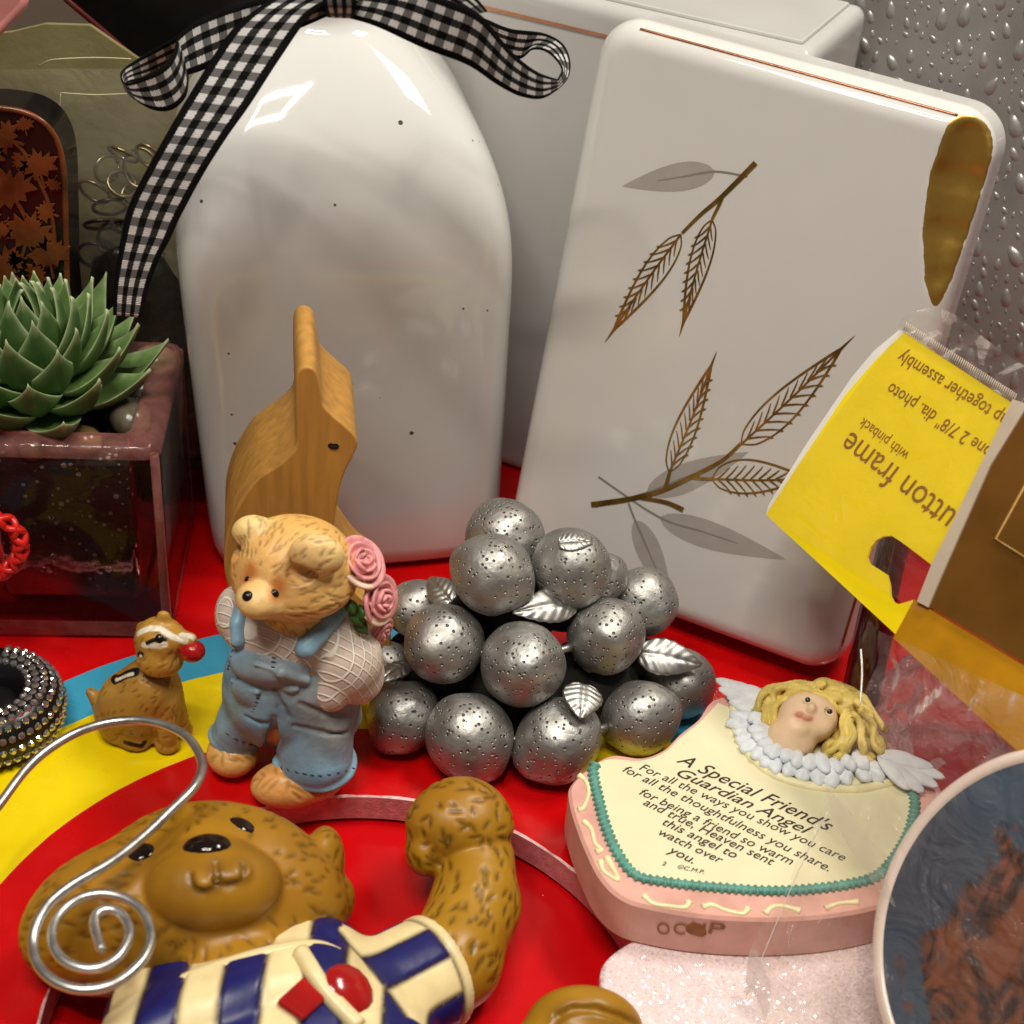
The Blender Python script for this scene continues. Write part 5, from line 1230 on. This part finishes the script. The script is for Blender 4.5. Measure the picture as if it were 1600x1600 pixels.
hs_ = N(nt, 'ShaderNodeMix', data_type='RGBA'); hs_.inputs[0].default_value = 0.05; nt.links.new(mx.outputs[2], hs_.inputs[6]); nt.links.new(vo.outputs['Color'], hs_.inputs[7]); nt.links.new(hs_.outputs[2], b.inputs['Base Color'])
ZG = 0.35
gp_ = catmull(np.array([(945, 1500), (985, 1470), (1050, 1440), (1200, 1420), (1400, 1430), (1560, 1480), (1640, 1600), (1560, 1720), (1300, 1760), (1100, 1720), (985, 1650), (945, 1580), (937, 1535)], float), 6, True)
base_ = [atZ(u, v, ZG) for u, v in gp_]; cen_ = np.mean(base_, axis=0)
V, F = loft([[p+(cen_-p)*0.01-vec(0, 0, 0.345) for p in base_], [p-vec(0, 0, 0.10) for p in base_], [p+(cen_-p)*0.012-vec(0, 0, 0.02) for p in base_], [p+(cen_-p)*0.04 for p in base_]])
tag(part('glitter_ornament', V, F, 'glitter'), 'pale pink glitter covered slab under the angel plaque', 'ornament')

# ------------------------------------------------------------------ plaque with angel
ZP = 1.36; ZB = 0.36
mat('plaque_pink', srgb(216, 162, 148), rough=0.45, var=0.14, vscale=1.5, bump=0.2, bscale=4)
mat('plaque_cream', srgb(226, 218, 180), rough=0.5, var=0.04, vscale=1.0, bump=0.1, bscale=6)
mat('plaque_teal', srgb(92, 150, 136), rough=0.45, var=0.2, vscale=4)
mat('plaque_ivory', srgb(236, 226, 178), rough=0.45, var=0.1, vscale=4)
mat('ink', (0.035, 0.018, 0.016, 1), rough=0.6, var=0.1); mat('stamp_brown', srgb(140, 84, 40), rough=0.6, var=0.25, vscale=5)
plq = root('angel_plaque', atZ(1150, 1320, ZB)*vec(1, 1, 0)+vec(0, 0, ZB), 'cream and pink friendship plaque with verse and blond angel', 'plaque')
outp = [(1120, 1090), (1092, 1122), (1062, 1146), (1036, 1171), (1000, 1184), (955, 1180), (922, 1196), (893, 1224), (889, 1245), (898, 1282), (914, 1325), (938, 1372), (972, 1404), (1020, 1419), (1100, 1432), (1200, 1437), (1300, 1431), (1385, 1414), (1420, 1392), (1450, 1345), (1468, 1290), (1472, 1235), (1440, 1200), (1380, 1150), (1300, 1110), (1200, 1085)]
op = catmull(np.array(outp, float), 5, True); top = np.array([atZ(u, v, ZP) for u, v in op]); cen_ = top.mean(0)
def ins(P, k): return P+(cen_-P)*k
rings = [[vec(p[0], p[1], ZB) for p in ins(top, 0.015)], [vec(p[0], p[1], ZB+0.04) for p in top], [vec(p[0], p[1], ZP-0.06) for p in top], [vec(p[0], p[1], ZP) for p in ins(top, 0.018)]]
V, F = loft(rings[::1]); part('plaque_base', V, F, 'plaque_pink', plq, smooth=False)
tl_ = [(1122, 1098), (1094, 1128), (1064, 1152), (1038, 1176), (1000, 1189), (955, 1186), (930, 1196), (927, 1208), (932, 1235), (946, 1290), (966, 1335), (994, 1368), (1040, 1378), (1100, 1385), (1200, 1392), (1270, 1389), (1335, 1380), (1375, 1366), (1405, 1330), (1424, 1290), (1428, 1245), (1405, 1218)]
tp_ = catmull(np.array(tl_, float), 8)
fp = np.array([atZ(u, v, ZP+0.03) for u, v in tp_]); V, F = prism(fp, vec(0, 0, -0.04), vec(0, 0, 0.0)); part('plaque_face', V, F[::1], 'plaque_cream', plq, smooth=False)
st = np.r_[0, np.cumsum(np.linalg.norm(np.diff(fp, axis=0), axis=1))]; mb = MB()
for s_ in np.arange(st[48], st[-1], 0.125):
    c = np.array([np.interp(s_, st, fp[:, i]) for i in range(3)]); c2 = np.array([np.interp(s_+0.05, st, fp[:, i]) for i in range(3)]); t_ = norm(c2-c+1e-9); sd = np.cross(vec(0, 0, 1), t_)
    V, F = icos(c+vec(0, 0, 0.0), (0.055, 0.125, 0.085), np.array([norm(t_+sd*0.2), norm(sd-t_*0.2), vec(0, 0, 1)]).T, 8, 6); mb.add(V, F)
tag(mb.build('rope_border', 'plaque_teal', plq), kind='stuff')
V, F = tube(fp[48:], 0.075, 6); part('rope_bed', V, F, 'plaque_teal', plq)
def zp(u, v, h=0.036): return atZ(u, v, ZP+h)
up = vec(0, 0, 1)
LINES = [("A Special Friend's", (1056, 1190), (1296, 1300), 0.42, 0.004, 0.98), ("Guardian Angel", (1056, 1211), (1264, 1306), 0.42, 0.004, 0.85), ("For all the ways you show you care", (998, 1202), (1318, 1346), 0.25, 0.0, 0.98), ("for all the thoughtfulness you share.", (972, 1205), (1294, 1362), 0.25, 0.0, 0.98),
         ("for being a friend so warm", (998, 1241), (1236, 1352), 0.25, 0.0, 0.98), ("and true, Heaven sent", (1004, 1257), (1206, 1353), 0.25, 0.0, 0.98), ("this angel to", (1034, 1288), (1148, 1342), 0.25, 0.0, 0.92), ("watch over", (1028, 1304), (1126, 1350), 0.25, 0.0, 0.95), ("you.", (1042, 1331), (1082, 1350), 0.25, 0.0, 0.95), ("2     ©C.M.P.", (1034, 1352), (1100, 1366), 0.25, 0.0, 0.9)]
for i, (bd_, a, b_, sh_, bo, hs) in enumerate(LINES):
    lettering('lettering', bd_, zp(*a), zp(*b_), up, 'ink', plq, 0.002+0.0015*i, sh_, bo, hs)
for q in ([(905, 1212), (916, 1222), (920, 1240), (912, 1262), (904, 1266)], [(912, 1284), (924, 1296), (930, 1318), (940, 1328), (932, 1332)], [(938, 1346), (942, 1360), (952, 1368), (966, 1374), (948, 1340)],
          [(1006, 1400), (1020, 1412), (1044, 1416), (1070, 1418), (1076, 1410)], [(1098, 1418), (1112, 1414), (1132, 1422), (1160, 1428), (1168, 1420)], [(1196, 1428), (1206, 1418), (1222, 1416), (1250, 1424)], [(1290, 1420), (1310, 1412), (1340, 1410)]):
    P = catmull([zp(*p, 0.0) for p in q], 6); V, F = tube(P, np.interp(np.linspace(0, 1, len(P)), [0, .15, .5, .85, 1], [.07, .05, .04, .05, .075]), 8); part('scroll', V, F, 'plaque_ivory', plq)
# stamp on the front edge
def edge_pt(u, v):
    """point on the front wall below the outline at pixel column u"""
    i = np.argmin([abs(proj(p)[0]-u)+(0 if proj(p)[1] > 1380 else 1e4) for p in top]); p = top[i]
    d = ray(u, v); tg = norm(top[(i+1) % len(top)]-top[i-1]); nrm_ = norm(vec(tg[1], -tg[0], 0)); nrm_ = nrm_ if nrm_[1] < 0 else -nrm_; return onplane(u, v, p, nrm_), nrm_
for ch, ua, ub in (('O', 1026, 1046), ('C', 1051, 1070), ('M', 1078, 1100), ('P', 1106, 1130)):
    pa, nn = edge_pt((ua+ub)/2, 1452); a = onplane(ua, 1457, pa, nn); b_ = onplane(ub, 1460, pa, nn)
    lettering('stamp', ch, a, b_, nn, 'stamp_brown', plq, 0.02, fixed=0.42)
pa, nn = edge_pt(1088, 1452); V, F = icos(pa, (0.16, 0.17, 0.015), frame(nn), 14, 6); V = pa+(V-pa)*(1+0.25*vnoise(V, 14, 2))[:, None]; part('stain', V, F, 'stamp_brown', plq)
# pale oval ledge and the angel
V, F = tube(catmull([zp(*q, 0.02) for q in [(1146, 1102), (1150, 1140), (1170, 1180), (1210, 1212), (1270, 1230), (1340, 1234), (1395, 1222)]], 8), 0.10, 8); part('oval_ledge', V, F, 'plaque_ivory', plq)
mat('angel_skin', attr=True, rough=0.45, var=0.06, vscale=3, bump=0.15, bscale=8); mat('angel_hair', attr=True, rough=0.45, var=0.18, vscale=4, bump=0.3, bscale=8)
mat('angel_ruffle', srgb(226, 231, 236), rough=0.5, var=0.1, vscale=4, bump=0.3, bscale=7); mat('angel_wing', srgb(222, 224, 226), rough=0.5, var=0.1, vscale=4, bump=0.3, bscale=7)
SK = lin(240, 206, 168)
imp = Imp(); fcn = atZ(1262, 1122, 1.85)
imp.ell(fcn, (0.58, 0.50, 0.50), None, 0.1, SK); imp.ell(atZ(1238, 1146, 1.72), (0.42, 0.36, 0.36), None, 0.12, SK); imp.ell(atZ(1232, 1160, 1.55), (0.5, 0.4, 0.32), None, 0.15, SK)
imp.ell(atZ(1238, 1128, 1.98), (0.18, 0.16, 0.16), None, 0.15, SK); imp.ell(atZ(1284, 1136, 1.96), (0.18, 0.16, 0.16), None, 0.15, SK)
nz_ = hit(imp, 1268, 1107); imp.ell(nz_, (0.085, 0.10, 0.10), None, 0.07, SK); imp.ell(hit(imp, 1250, 1138)-vec(0, -0.04, 0.05), (0.14, 0.10, 0.09), None, 0.12, SK)
for q in ((1250, 1117), (1262, 1122)): imp.ell(hit(imp, *q), (0.09, 0.05, 0.05), None, 0.03, lin(206, 128, 104))
for q in ((1262, 1094), (1296, 1112)): imp.ell(hit(imp, *q), (0.10, 0.07, 0.07), None, 0.05, SK*0.8, sub=True)
V, F = imp.mesh(0.028); cols = imp.colors(V, 0.025); part('angel_face', V, F, 'angel_skin', plq, colors=cols)
mat('eye_green', srgb(40, 52, 48), rough=0.2, var=0.2)
for q in ((1262, 1094), (1296, 1112)): blob('eye', imp, q[0], q[1], 0.062, 'eye_green', plq, 0.2, 0.6)
rg = np.random.default_rng(6); imp = Imp(); HY = lin(226, 200, 108)
for (u, v, z, ru) in ((1206, 1108, 1.62, 24), (1240, 1088, 1.85, 20), (1288, 1080, 1.9, 24), (1322, 1102, 1.85, 26), (1338, 1136, 1.7, 28), (1318, 1160, 1.6, 22), (1362, 1166, 1.5, 24), (1205, 1132, 1.55, 14), (1298, 1172, 1.55, 15)):
    imp.ell(atZ(u, v, z-0.06), (ru*0.0125, ru*0.0125, 0.26), None, 0.1, HY*0.75)
lines = [((1262, 1076), (1225, 1078), (1200, 1098), (1190, 1125)), ((1264, 1082), (1232, 1088), (1212, 1106), (1204, 1132)), ((1266, 1072), (1215, 1070), (1188, 1092), (1182, 1118)), ((1268, 1080), (1240, 1092), (1224, 1112), (1214, 1142)),
         ((1276, 1074), (1310, 1078), (1340, 1098), (1360, 1130)), ((1278, 1080), (1312, 1092), (1334, 1115), (1342, 1150)), ((1280, 1084), (1308, 1100), (1322, 1125), (1322, 1160)), ((1274, 1068), (1316, 1068), (1352, 1092), (1378, 1140)), ((1350, 1110), (1362, 1135), (1372, 1160), (1384, 1176)), ((1335, 1120), (1344, 1145), (1346, 1168), (1362, 1186)), ((1318, 1112), (1314, 1140), (1304, 1162), (1290, 1178)), ((1326, 1120), (1326, 1148), (1320, 1168), (1312, 1184)), ((1340, 1100), (1356, 1120), (1364, 1148), (1376, 1164)), ((1256, 1078), (1240, 1080), (1224, 1092), (1198, 1110)), ((1284, 1070), (1300, 1072), (1330, 1084), (1346, 1104))]
for i, ln_ in enumerate(lines):
    for jj in range(2):
        P = catmull([np.append(q, 0) for q in np.array(ln_, float)+rg.normal(size=(4, 2))*3.5], 6); sp_ = []
        for k, q in enumerate(P):
            t = k/(len(P)-1); z = 2.15-0.55*t+0.04*math.sin(9*t+i); sp_.append(atZ(q[0]+3.0*math.sin(13*t+i*2+jj), q[1]+2.2*math.cos(13*t+i+jj), z))
        imp.path(sp_, 0.06, 0.02, HY*rg.uniform(0.8, 1.15))
V, F = imp.mesh(0.03); cols = imp.colors(V, 0.03); part('angel_hair', V, F, 'angel_hair', plq, colors=cols)
for row, (pth, n_, r) in enumerate((([(1165, 1104), (1158, 1128), (1170, 1160), (1200, 1188), (1250, 1206), (1310, 1214), (1365, 1206)], 17, 0.17), ([(1188, 1122), (1192, 1145), (1210, 1170), (1250, 1188), (1300, 1194), (1345, 1188)], 13, 0.16))):
    P = catmull([atZ(u, v, ZP+0.12+0.14*row) for u, v in pth], 10)
    for i in np.linspace(0, len(P)-1, n_).astype(int):
        c = P[i]; t_ = norm(P[min(i+1, len(P)-1)]-P[max(i-1, 0)]); sd = np.cross(vec(0, 0, 1), t_); kk = rg.uniform(0.8, 1.25); V, F = icos(c+sd*rg.normal()*0.02, (r*0.95*kk, r*1.45*kk, r*0.7), np.array([t_, sd, vec(0, 0, 1)]).T, 14, 10); V = c+(V-c)*(1+0.13*vnoise(V, 10, i)+0.16*vnoise(V, 24, i+3))[:, None]; part('ruffle', V, F, 'angel_ruffle', plq)
for (rootp, tips) in (((1205, 1100), [(1122, 1062), (1126, 1076), (1138, 1088), (1150, 1098), (1140, 1066), (1165, 1072)]), ((1375, 1180), [(1472, 1214), (1462, 1228), (1440, 1236), (1420, 1232), (1455, 1198), (1430, 1186)])):
    for i, tq in enumerate(tips):
        a, b_ = atZ(*rootp, ZP+0.22+0.02*i), atZ(*tq, ZP+0.12+0.015*i); c = (a+b_)/2; d_ = norm(b_-a); L = np.linalg.norm(b_-a)
        V, F = icos(c, (L*0.56, 0.20, 0.075), np.array([d_, np.cross(vec(0, 0, 1), d_), vec(0, 0, 1)]).T, 14, 8); part('wing_feather', V, F, 'angel_wing', plq)

# ------------------------------------------------------------------ big bear in striped jersey, lying in the round hole
mat('bear_gloss', attr=True, rough=0.38, var=0.08, vscale=1.6, bump=0.12, bscale=6, bdist=0.04, spec=0.5)
mat('jersey', attr=True, rough=0.36, var=0.10, vscale=2, bump=0.1, bscale=5, bdist=0.04, spec=0.5)
OCH, OCD = lin(162, 116, 24), lin(84, 48, 8)
big = root('jersey_bear', atZ(430, 1600, -0.72)*vec(1, 1, 0)+vec(0, 0, -0.72), 'large ochre bear in blue and cream striped jersey raising its arm', 'figurine')
imp = Imp(); fl_ = -0.70
hc = atZ(292, 1424, 1.15); hx = norm(vec(1, 0.22, 0.04))
imp.ell(hc, (2.62, 1.42, 1.50), np.array([hx, np.cross(vec(0, 0, 1), hx), vec(0, 0, 1)]).T, 0.1, OCH)
imp.ell(atZ(340, 1345, 1.6), (1.75, 1.05, 1.0), None, 0.4, OCH)
imp.ell(atZ(150, 1455, 0.9), (1.1, 1.0, 1.1), None, 0.3, OCH); imp.ell(atZ(455, 1415, 0.9), (0.95, 1.0, 1.1), None, 0.3, OCH)
mz = atZ(332, 1386, 2.25); imp.ell(mz, (1.14, 0.76, 0.72), np.array([hx, np.cross(vec(0, 0, 1), hx), vec(0, 0, 1)]).T, 0.05, OCH*1.08)
imp.ell(atZ(330, 1330, 2.35), (0.62, 0.5, 0.45), None, 0.3, OCH*1.05)
mouth = []
for q, r in (((322, 1372), 0.26), ((368, 1360), 0.25)): P = hit(imp, *q); imp.ell(P-nrm_at(imp, P)*0.05, (r, r*0.8, r*0.42), None, 0.14, OCH*1.12)
g = [hit(imp, *q) for q in ((297, 1368), (299, 1380), (308, 1391), (322, 1393), (334, 1386), (339, 1374))]; mouth.append(g)
g = [hit(imp, *q) for q in ((339, 1374), (345, 1382), (358, 1383), (374, 1378), (381, 1364), (380, 1350))]; mouth.append(g)
g = [hit(imp, *q) for q in ((339, 1374), (338, 1360), (337, 1348))]; imp.path(g, 0.035, 0.04, OCD*0.7, sub=True)
imp.ell(atZ(505, 1350, 1.2), (0.38, 0.62, 0.72), None, 0.12, OCH); imp.ell(atZ(78, 1460, 1.0), (0.5, 0.62, 0.72), None, 0.12, OCH); imp.ell(atZ(528, 1408, 0.6), (0.3, 0.45, 0.5), None, 0.12, OCH*0.85)
imp.ell(atZ(420, 1660, 0.55), (2.2, 2.0, 1.2), None, 0.3, OCH); imp.cone(atZ(360, 1520, 0.6), atZ(400, 1620, 0.6), 1.25, 1.3, 0.2, OCH)
arm = [atZ(620, 1570, 0.25), atZ(706, 1500, 0.15), atZ(742, 1415, 0.18), atZ(746, 1345, 0.45)]
imp.path(arm, [0.80, 0.86, 0.80, 0.70], 0.2, OCH)
imp.ell(atZ(718, 1288, 0.95), (1.02, 0.72, 0.72), frame((0, -0.25, 1), (1, 0.05, 0)), 0.05, OCH*1.04); imp.ell(atZ(668, 1325, 0.62), (0.42, 0.55, 0.48), None, 0.10, OCH); imp.ell(atZ(722, 1270, 1.0), (0.85, 0.66, 0.70), None, 0.15, OCH*1.04)
lg = [atZ(640, 1800, 0.4), atZ(800, 1720, 0.3), atZ(905, 1640, 0.45)]; imp.path(lg, [1.2, 1.0, 0.8], 0.2, OCH)
imp.ell(atZ(912, 1612, 0.55), (1.0, 0.62, 0.92), None, 0.15, OCH)
imp.path([hit(imp, *q) for q in ((862, 1606), (872, 1588), (895, 1577), (930, 1577), (968, 1590), (995, 1602))], 0.06, 0.06, OCD, sub=True)
V, F = imp.mesh(0.05, zmin=fl_); Nm = imp.normals(V); cols = imp.colors(V, 0.05)
uvp = np.array([proj(p) for p in V[::1]]) if False else None
wsh = np.clip(vnoise(V, 1.3, 3)*0.55, 0, 1)[:, None]*0.4; cols = cols*(1-wsh)+lin(190, 146, 44)*wsh
wsh = np.clip(vnoise(V, 1.1, 9)*0.6, 0, 1)[:, None]*0.4; cols = cols*(1-wsh)+lin(136, 82, 22)*wsh
armax = norm(arm[3]-arm[1]); onarm = (V[:, 0] > atZ(575, 1480, 0)[0])
hand_c = atZ(716, 1290, 0.9)
V, cols = strokes(V, Nm, 210, 0.34, 0.085, 0.035, lambda c: norm(c-hand_c+vec(0, -0.1, 0.3)) if np.linalg.norm(c-hand_c) < 1.1 else armax+vec(0.25, 0, 0), 3, mask=onarm & (V[:, 1] > arm[1][1]-0.6) & (Nm[:, 2] > -0.2), cols=cols, mult=0.62)
V, cols = strokes(V, Nm, 420, 0.36, 0.07, 0.03, lambda c: norm(c-mz), 4, mask=(~onarm) & (np.linalg.norm((V-mz)/np.array([1.25, 0.9, 1.0]), axis=1) > 1.0) & (Nm[:, 2] > -0.3) & (V[:, 1] > 16), cols=cols, mult=0.5)
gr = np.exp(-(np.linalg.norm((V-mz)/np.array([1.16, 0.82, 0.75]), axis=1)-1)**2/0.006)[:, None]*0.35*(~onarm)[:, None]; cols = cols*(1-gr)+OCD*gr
for g in mouth:
    g = catmull(np.array(g), 5); dm = np.min([np.linalg.norm(V-p, axis=1) for p in g], axis=0); ex_ = np.exp(-(dm/0.062)**2)
    V = V-Nm*(0.055*ex_)[:, None]; cols = cols*(1-0.62*ex_[:, None])+OCD*0.35*(0.62*ex_[:, None])
part('body', V, F, 'bear_gloss', big, colors=cols); bigb = imp
mat('dark_brown_gloss', (0.012, 0.006, 0.004, 1), rough=0.1, var=0.3, spec=0.6)
blob('nose', imp, 323, 1318, 0.30, 'dark_brown_gloss', big, 0.35, 0.6, (1, 0.1, 0), 1.35)
blob('eye', imp, 220, 1330, 0.22, 'dark_brown_gloss', big, 0.5, 0.4, (1, 0.3, 0), 1.15); blob('eye', imp, 379, 1287, 0.20, 'dark_brown_gloss', big, 0.5, 0.4, (1, -0.2, 0), 1.25)
# jersey
CRM, NAV = lin(232, 212, 160), lin(24, 26, 92)
imp = Imp()
imp.ell(atZ(420, 1665, 0.55), (2.75, 2.1, 1.40), np.array([hx, np.cross(vec(0, 0, 1), hx), vec(0, 0, 1)]).T, 0.2)
imp.cone(atZ(262, 1600, 0.55), atZ(490, 1535, 0.62), 1.05, 1.1, 0.3)
sa, sb2 = atZ(545, 1590, 0.45), atZ(676, 1520, 0.22); imp.cone(sa, sb2, 1.05, 1.02, 0.25)
axs = norm(sb2-sa)
cut = sb2+axs*0.1
uni = Imp(); uni.ops = list(imp.ops)+list(bigb.ops)
colp = [hit(uni, *q) for q in ((190, 1597), (230, 1566), (290, 1534), (350, 1512), (410, 1494), (460, 1483), (500, 1482), (528, 1494))]
base_ops = list(imp.ops)
def jer(P):
    t = Imp(); t.ops = base_ops; d = t.eval(P); return np.maximum(d, (P-cut)@axs)
allb = np.array([o[1] for o in base_ops]), np.array([o[2] for o in base_ops])
base_ops2 = Imp(); base_ops2.ops = base_ops; ci0 = catmull(np.array(colp), 3); base_ops2.path(ci0+vec(0, -0.28, -0.42), 0.48, 0.25); base_ops2.path(ci0+vec(0, -0.62, -0.25), 0.40, 0.25); base_ops = base_ops2.ops
allb = np.array([o[1] for o in base_ops]), np.array([o[2] for o in base_ops])
imp = Imp(); imp.custom(jer, allb[0].min(0), allb[1].max(0), 0.02)
ci = catmull(np.array(colp), 4)
for _ in range(6): ci[1:-1] = (ci[:-2]+2*ci[1:-1]+ci[2:])/4
V, F = tube(ci, 0.15, 10); MATS.get('strap_ivory') or mat('strap_ivory', srgb(228, 208, 158), rough=0.3, var=0.1); part('collar', V, F, 'strap_ivory', big)
V, F = imp.mesh(0.045, zmin=fl_); Nm = imp.normals(V)
tt = (V-sa)@axs; rad = V-sa-np.outer(tt, axs); e1_ = norm(np.cross(axs, vec(0, 0, 1))); e2_ = np.cross(e1_, axs); ang = np.degrees(np.arctan2(rad@e2_, rad@e1_))
issl = (tt > 0.25) & (np.linalg.norm(rad, axis=1) < 1.45)
s_b = (V[:, 0]+0.06*(V[:, 1]-16))/0.64+0.2; s_s = ang/37+0.3
stripe = np.where(issl, s_s, s_b); fr_s = stripe-np.floor(stripe); isn = (np.floor(stripe).astype(int) % 2 == 0)
cols = np.where(isn[:, None], NAV, CRM).astype(float)
edge = np.minimum(fr_s, 1-fr_s)*np.where(issl, 0.65, 0.66); gq = np.exp(-(edge/0.045)**2)
seam = np.exp(-((tt-0.25)/0.05)**2)*(np.linalg.norm(rad, axis=1) < 1.45); gq = np.maximum(gq, seam)
cuff = issl & (tt > np.dot(cut-sa, axs)-0.22); colr = np.zeros(len(V), bool)
cols[cuff | colr] = CRM; gq = np.where(cuff | colr, 0, gq)
ce = np.exp(-((tt-(np.dot(cut-sa, axs)-0.22))/0.04)**2)*issl; gq = np.maximum(gq, ce)
cols = cols*(1-gq[:, None]*0.8)+lin(52, 34, 18)*gq[:, None]*0.8
wsh = np.clip(vnoise(V, 3, 5)*0.5, 0, 1)[:, None]*0.25; cols = cols*(1-wsh)+cols*lin(190, 160, 120)*wsh
V = V-Nm*(gq*0.03)[:, None]
jo = part('jersey', V, F, 'jersey', big, colors=cols); jimp = imp
mat('button_red', (0.36, 0.008, 0.008, 1), rough=0.15, var=0.2, spec=0.6)
def on_j(u, v, off=0.03): P = hit(jimp, u, v); return P+nrm_at(jimp, P)*off
pth = [on_j(*q) for q in ((470, 1490), (486, 1515), (505, 1545), (530, 1575), (560, 1605))]; pth = catmull(pth, 6)
for _ in range(6): pth[1:-1] = (pth[:-2]+2*pth[1:-1]+pth[2:])/4
V, F = tube(pth, 0.15, 8); part('strap', V, F, 'strap_ivory', big)
blob('button', jimp, 543, 1548, 0.42, 'button_red', big, -0.15, 0.38, (1, -0.5, 0.2), 1.1)
P = on_j(478, 1560, 0.05); n_ = nrm_at(jimp, P); fr_ = frame(n_, (1, -0.6, 0)); V, F = boxv(P, fr_[:, 0]*0.27, fr_[:, 1]*0.42, fr_[:, 2]*0.07); subsurf(part('red_patch', V, F, 'button_red', big, smooth=False), 0, 0.06)

# ------------------------------------------------------------------ spiral wire clip
mat('aluminium_wire', (0.60, 0.58, 0.55, 1), rough=0.32, metal=0.95, var=0.1, vscale=4, bump=0.15, bscale=12)
wpx = [(-60, 1345), (-30, 1295), (0, 1256), (35, 1209), (70, 1175), (115, 1147), (157, 1132), (196, 1126), (230, 1127), (262, 1135), (290, 1150), (308, 1172), (316, 1198), (303, 1230), (263, 1270), (224, 1307), (175, 1346), (115, 1381), (77, 1412), (57, 1446), (52, 1478), (60, 1508), (82, 1531), (112, 1544), (142, 1546), (176, 1538), (206, 1518), (228, 1492), (236, 1464), (228, 1432), (208, 1411), (180, 1399), (150, 1397), (118, 1407), (92, 1430), (81, 1460), (88, 1487), (108, 1506), (138, 1514), (166, 1508), (189, 1490), (202, 1462), (198, 1440), (184, 1425), (166, 1421), (152, 1428), (147, 1443), (152, 1465), (159, 1485)]
wp = []
for i, (u, v) in enumerate(wpx):
    z = np.interp(i, [0, 6, 13, 17, 20, len(wpx)], [2.2, 3.0, 3.4, 3.1, 2.85, 2.85]); wp.append(atZ(u, v, z))
wp = [wp[0]+vec(-1.2, -0.6, -1.5), wp[0]+vec(-0.5, -0.3, -0.8)]+wp
fx = wp[0].copy(); fx[2] = 0.1; wp = [fx+vec(0.8, -0.8, 0), fx+vec(0.25, -0.3, 0.0)]+wp
P = catmull(np.array(wp), 6); V, F = tube(P, 0.083, 12)
tag(part('wire_clip', V, F, 'aluminium_wire'), 'thick silver wire clip curled into a spiral over the big bear', 'clip')

# ------------------------------------------------------------------ rhinestone ring at the left edge
mat('black_rubber', (0.006, 0.005, 0.006, 1), rough=0.3, var=0.3); mt = mat('rhinestone', (0.62, 0.58, 0.55, 1), rough=0.08, metal=0.9, var=0.4, vscale=9)
rc = atZ(-16, 1106, 0.5); RM, RMI = 1.0, 0.46
V = []; nR, nr = 64, 20
for i in range(nR):
    a = 2*math.pi*i/nR
    for k in range(nr):
        p_ = 2*math.pi*k/nr; zz = 0.62*math.sin(p_); V.append(rc+vec((RM+RMI*math.cos(p_))*math.cos(a), (RM+RMI*math.cos(p_))*math.sin(a), max(zz, -0.5)))
F = [(i*nr+k, ((i+1) % nR)*nr+k, ((i+1) % nR)*nr+(k+1) % nr, i*nr+(k+1) % nr) for i in range(nR) for k in range(nr)]
rr0 = root('rhinestone_ring', (rc[0], rc[1], 0), 'black ring brooch studded with clear rhinestones at left edge', 'brooch')
part('ring_base', V, F, 'black_rubber', rr0)
V, F = icos(rc+vec(0, 0, -0.1), (RM-RMI*0.5, RM-RMI*0.5, 0.32), None, 32, 10); part('center_disc', V, F, 'black_rubber', rr0)
gem_r = 0.082; gv = []; gf = []
for k in range(8): a = 2*math.pi*k/8; gv.append((gem_r*math.cos(a), gem_r*math.sin(a), 0.0))
for k in range(8): a = 2*math.pi*(k+0.5)/8; gv.append((gem_r*0.55*math.cos(a), gem_r*0.55*math.sin(a), 0.055))
for k in range(8): q = (k+1) % 8; gf += [(k, q, 8+k), (q, 8+q, 8+k)]
gf.append(tuple(range(8, 16))); gem = mesh_data('rhinestone', gv, gf, 'rhinestone', smooth=False)
for ri, p_ in enumerate(np.radians([-20, 4, 28, 52, 74, 95, 115])):
    rr_ = RM+RMI*math.cos(p_); cnt = max(6, int(2*math.pi*rr_/0.185))
    for k in range(cnt):
        a = 2*math.pi*(k+0.5*(ri % 2))/cnt
        if math.cos(a) < -0.05: continue
        c = rc+vec(rr_*math.cos(a), rr_*math.sin(a), 0.62*math.sin(p_)); n_ = norm(vec(math.cos(p_)*math.cos(a)/RMI, math.cos(p_)*math.sin(a)/RMI, math.sin(p_)/0.62))
        o = bpy.data.objects.new('rhinestone', gem); scn.collection.objects.link(o); o.parent = rr0
        o.matrix_local = Matrix.Translation(Vector((c-base_of(rr0))*CM)) @ Matrix(frame(n_).tolist()).to_4x4()
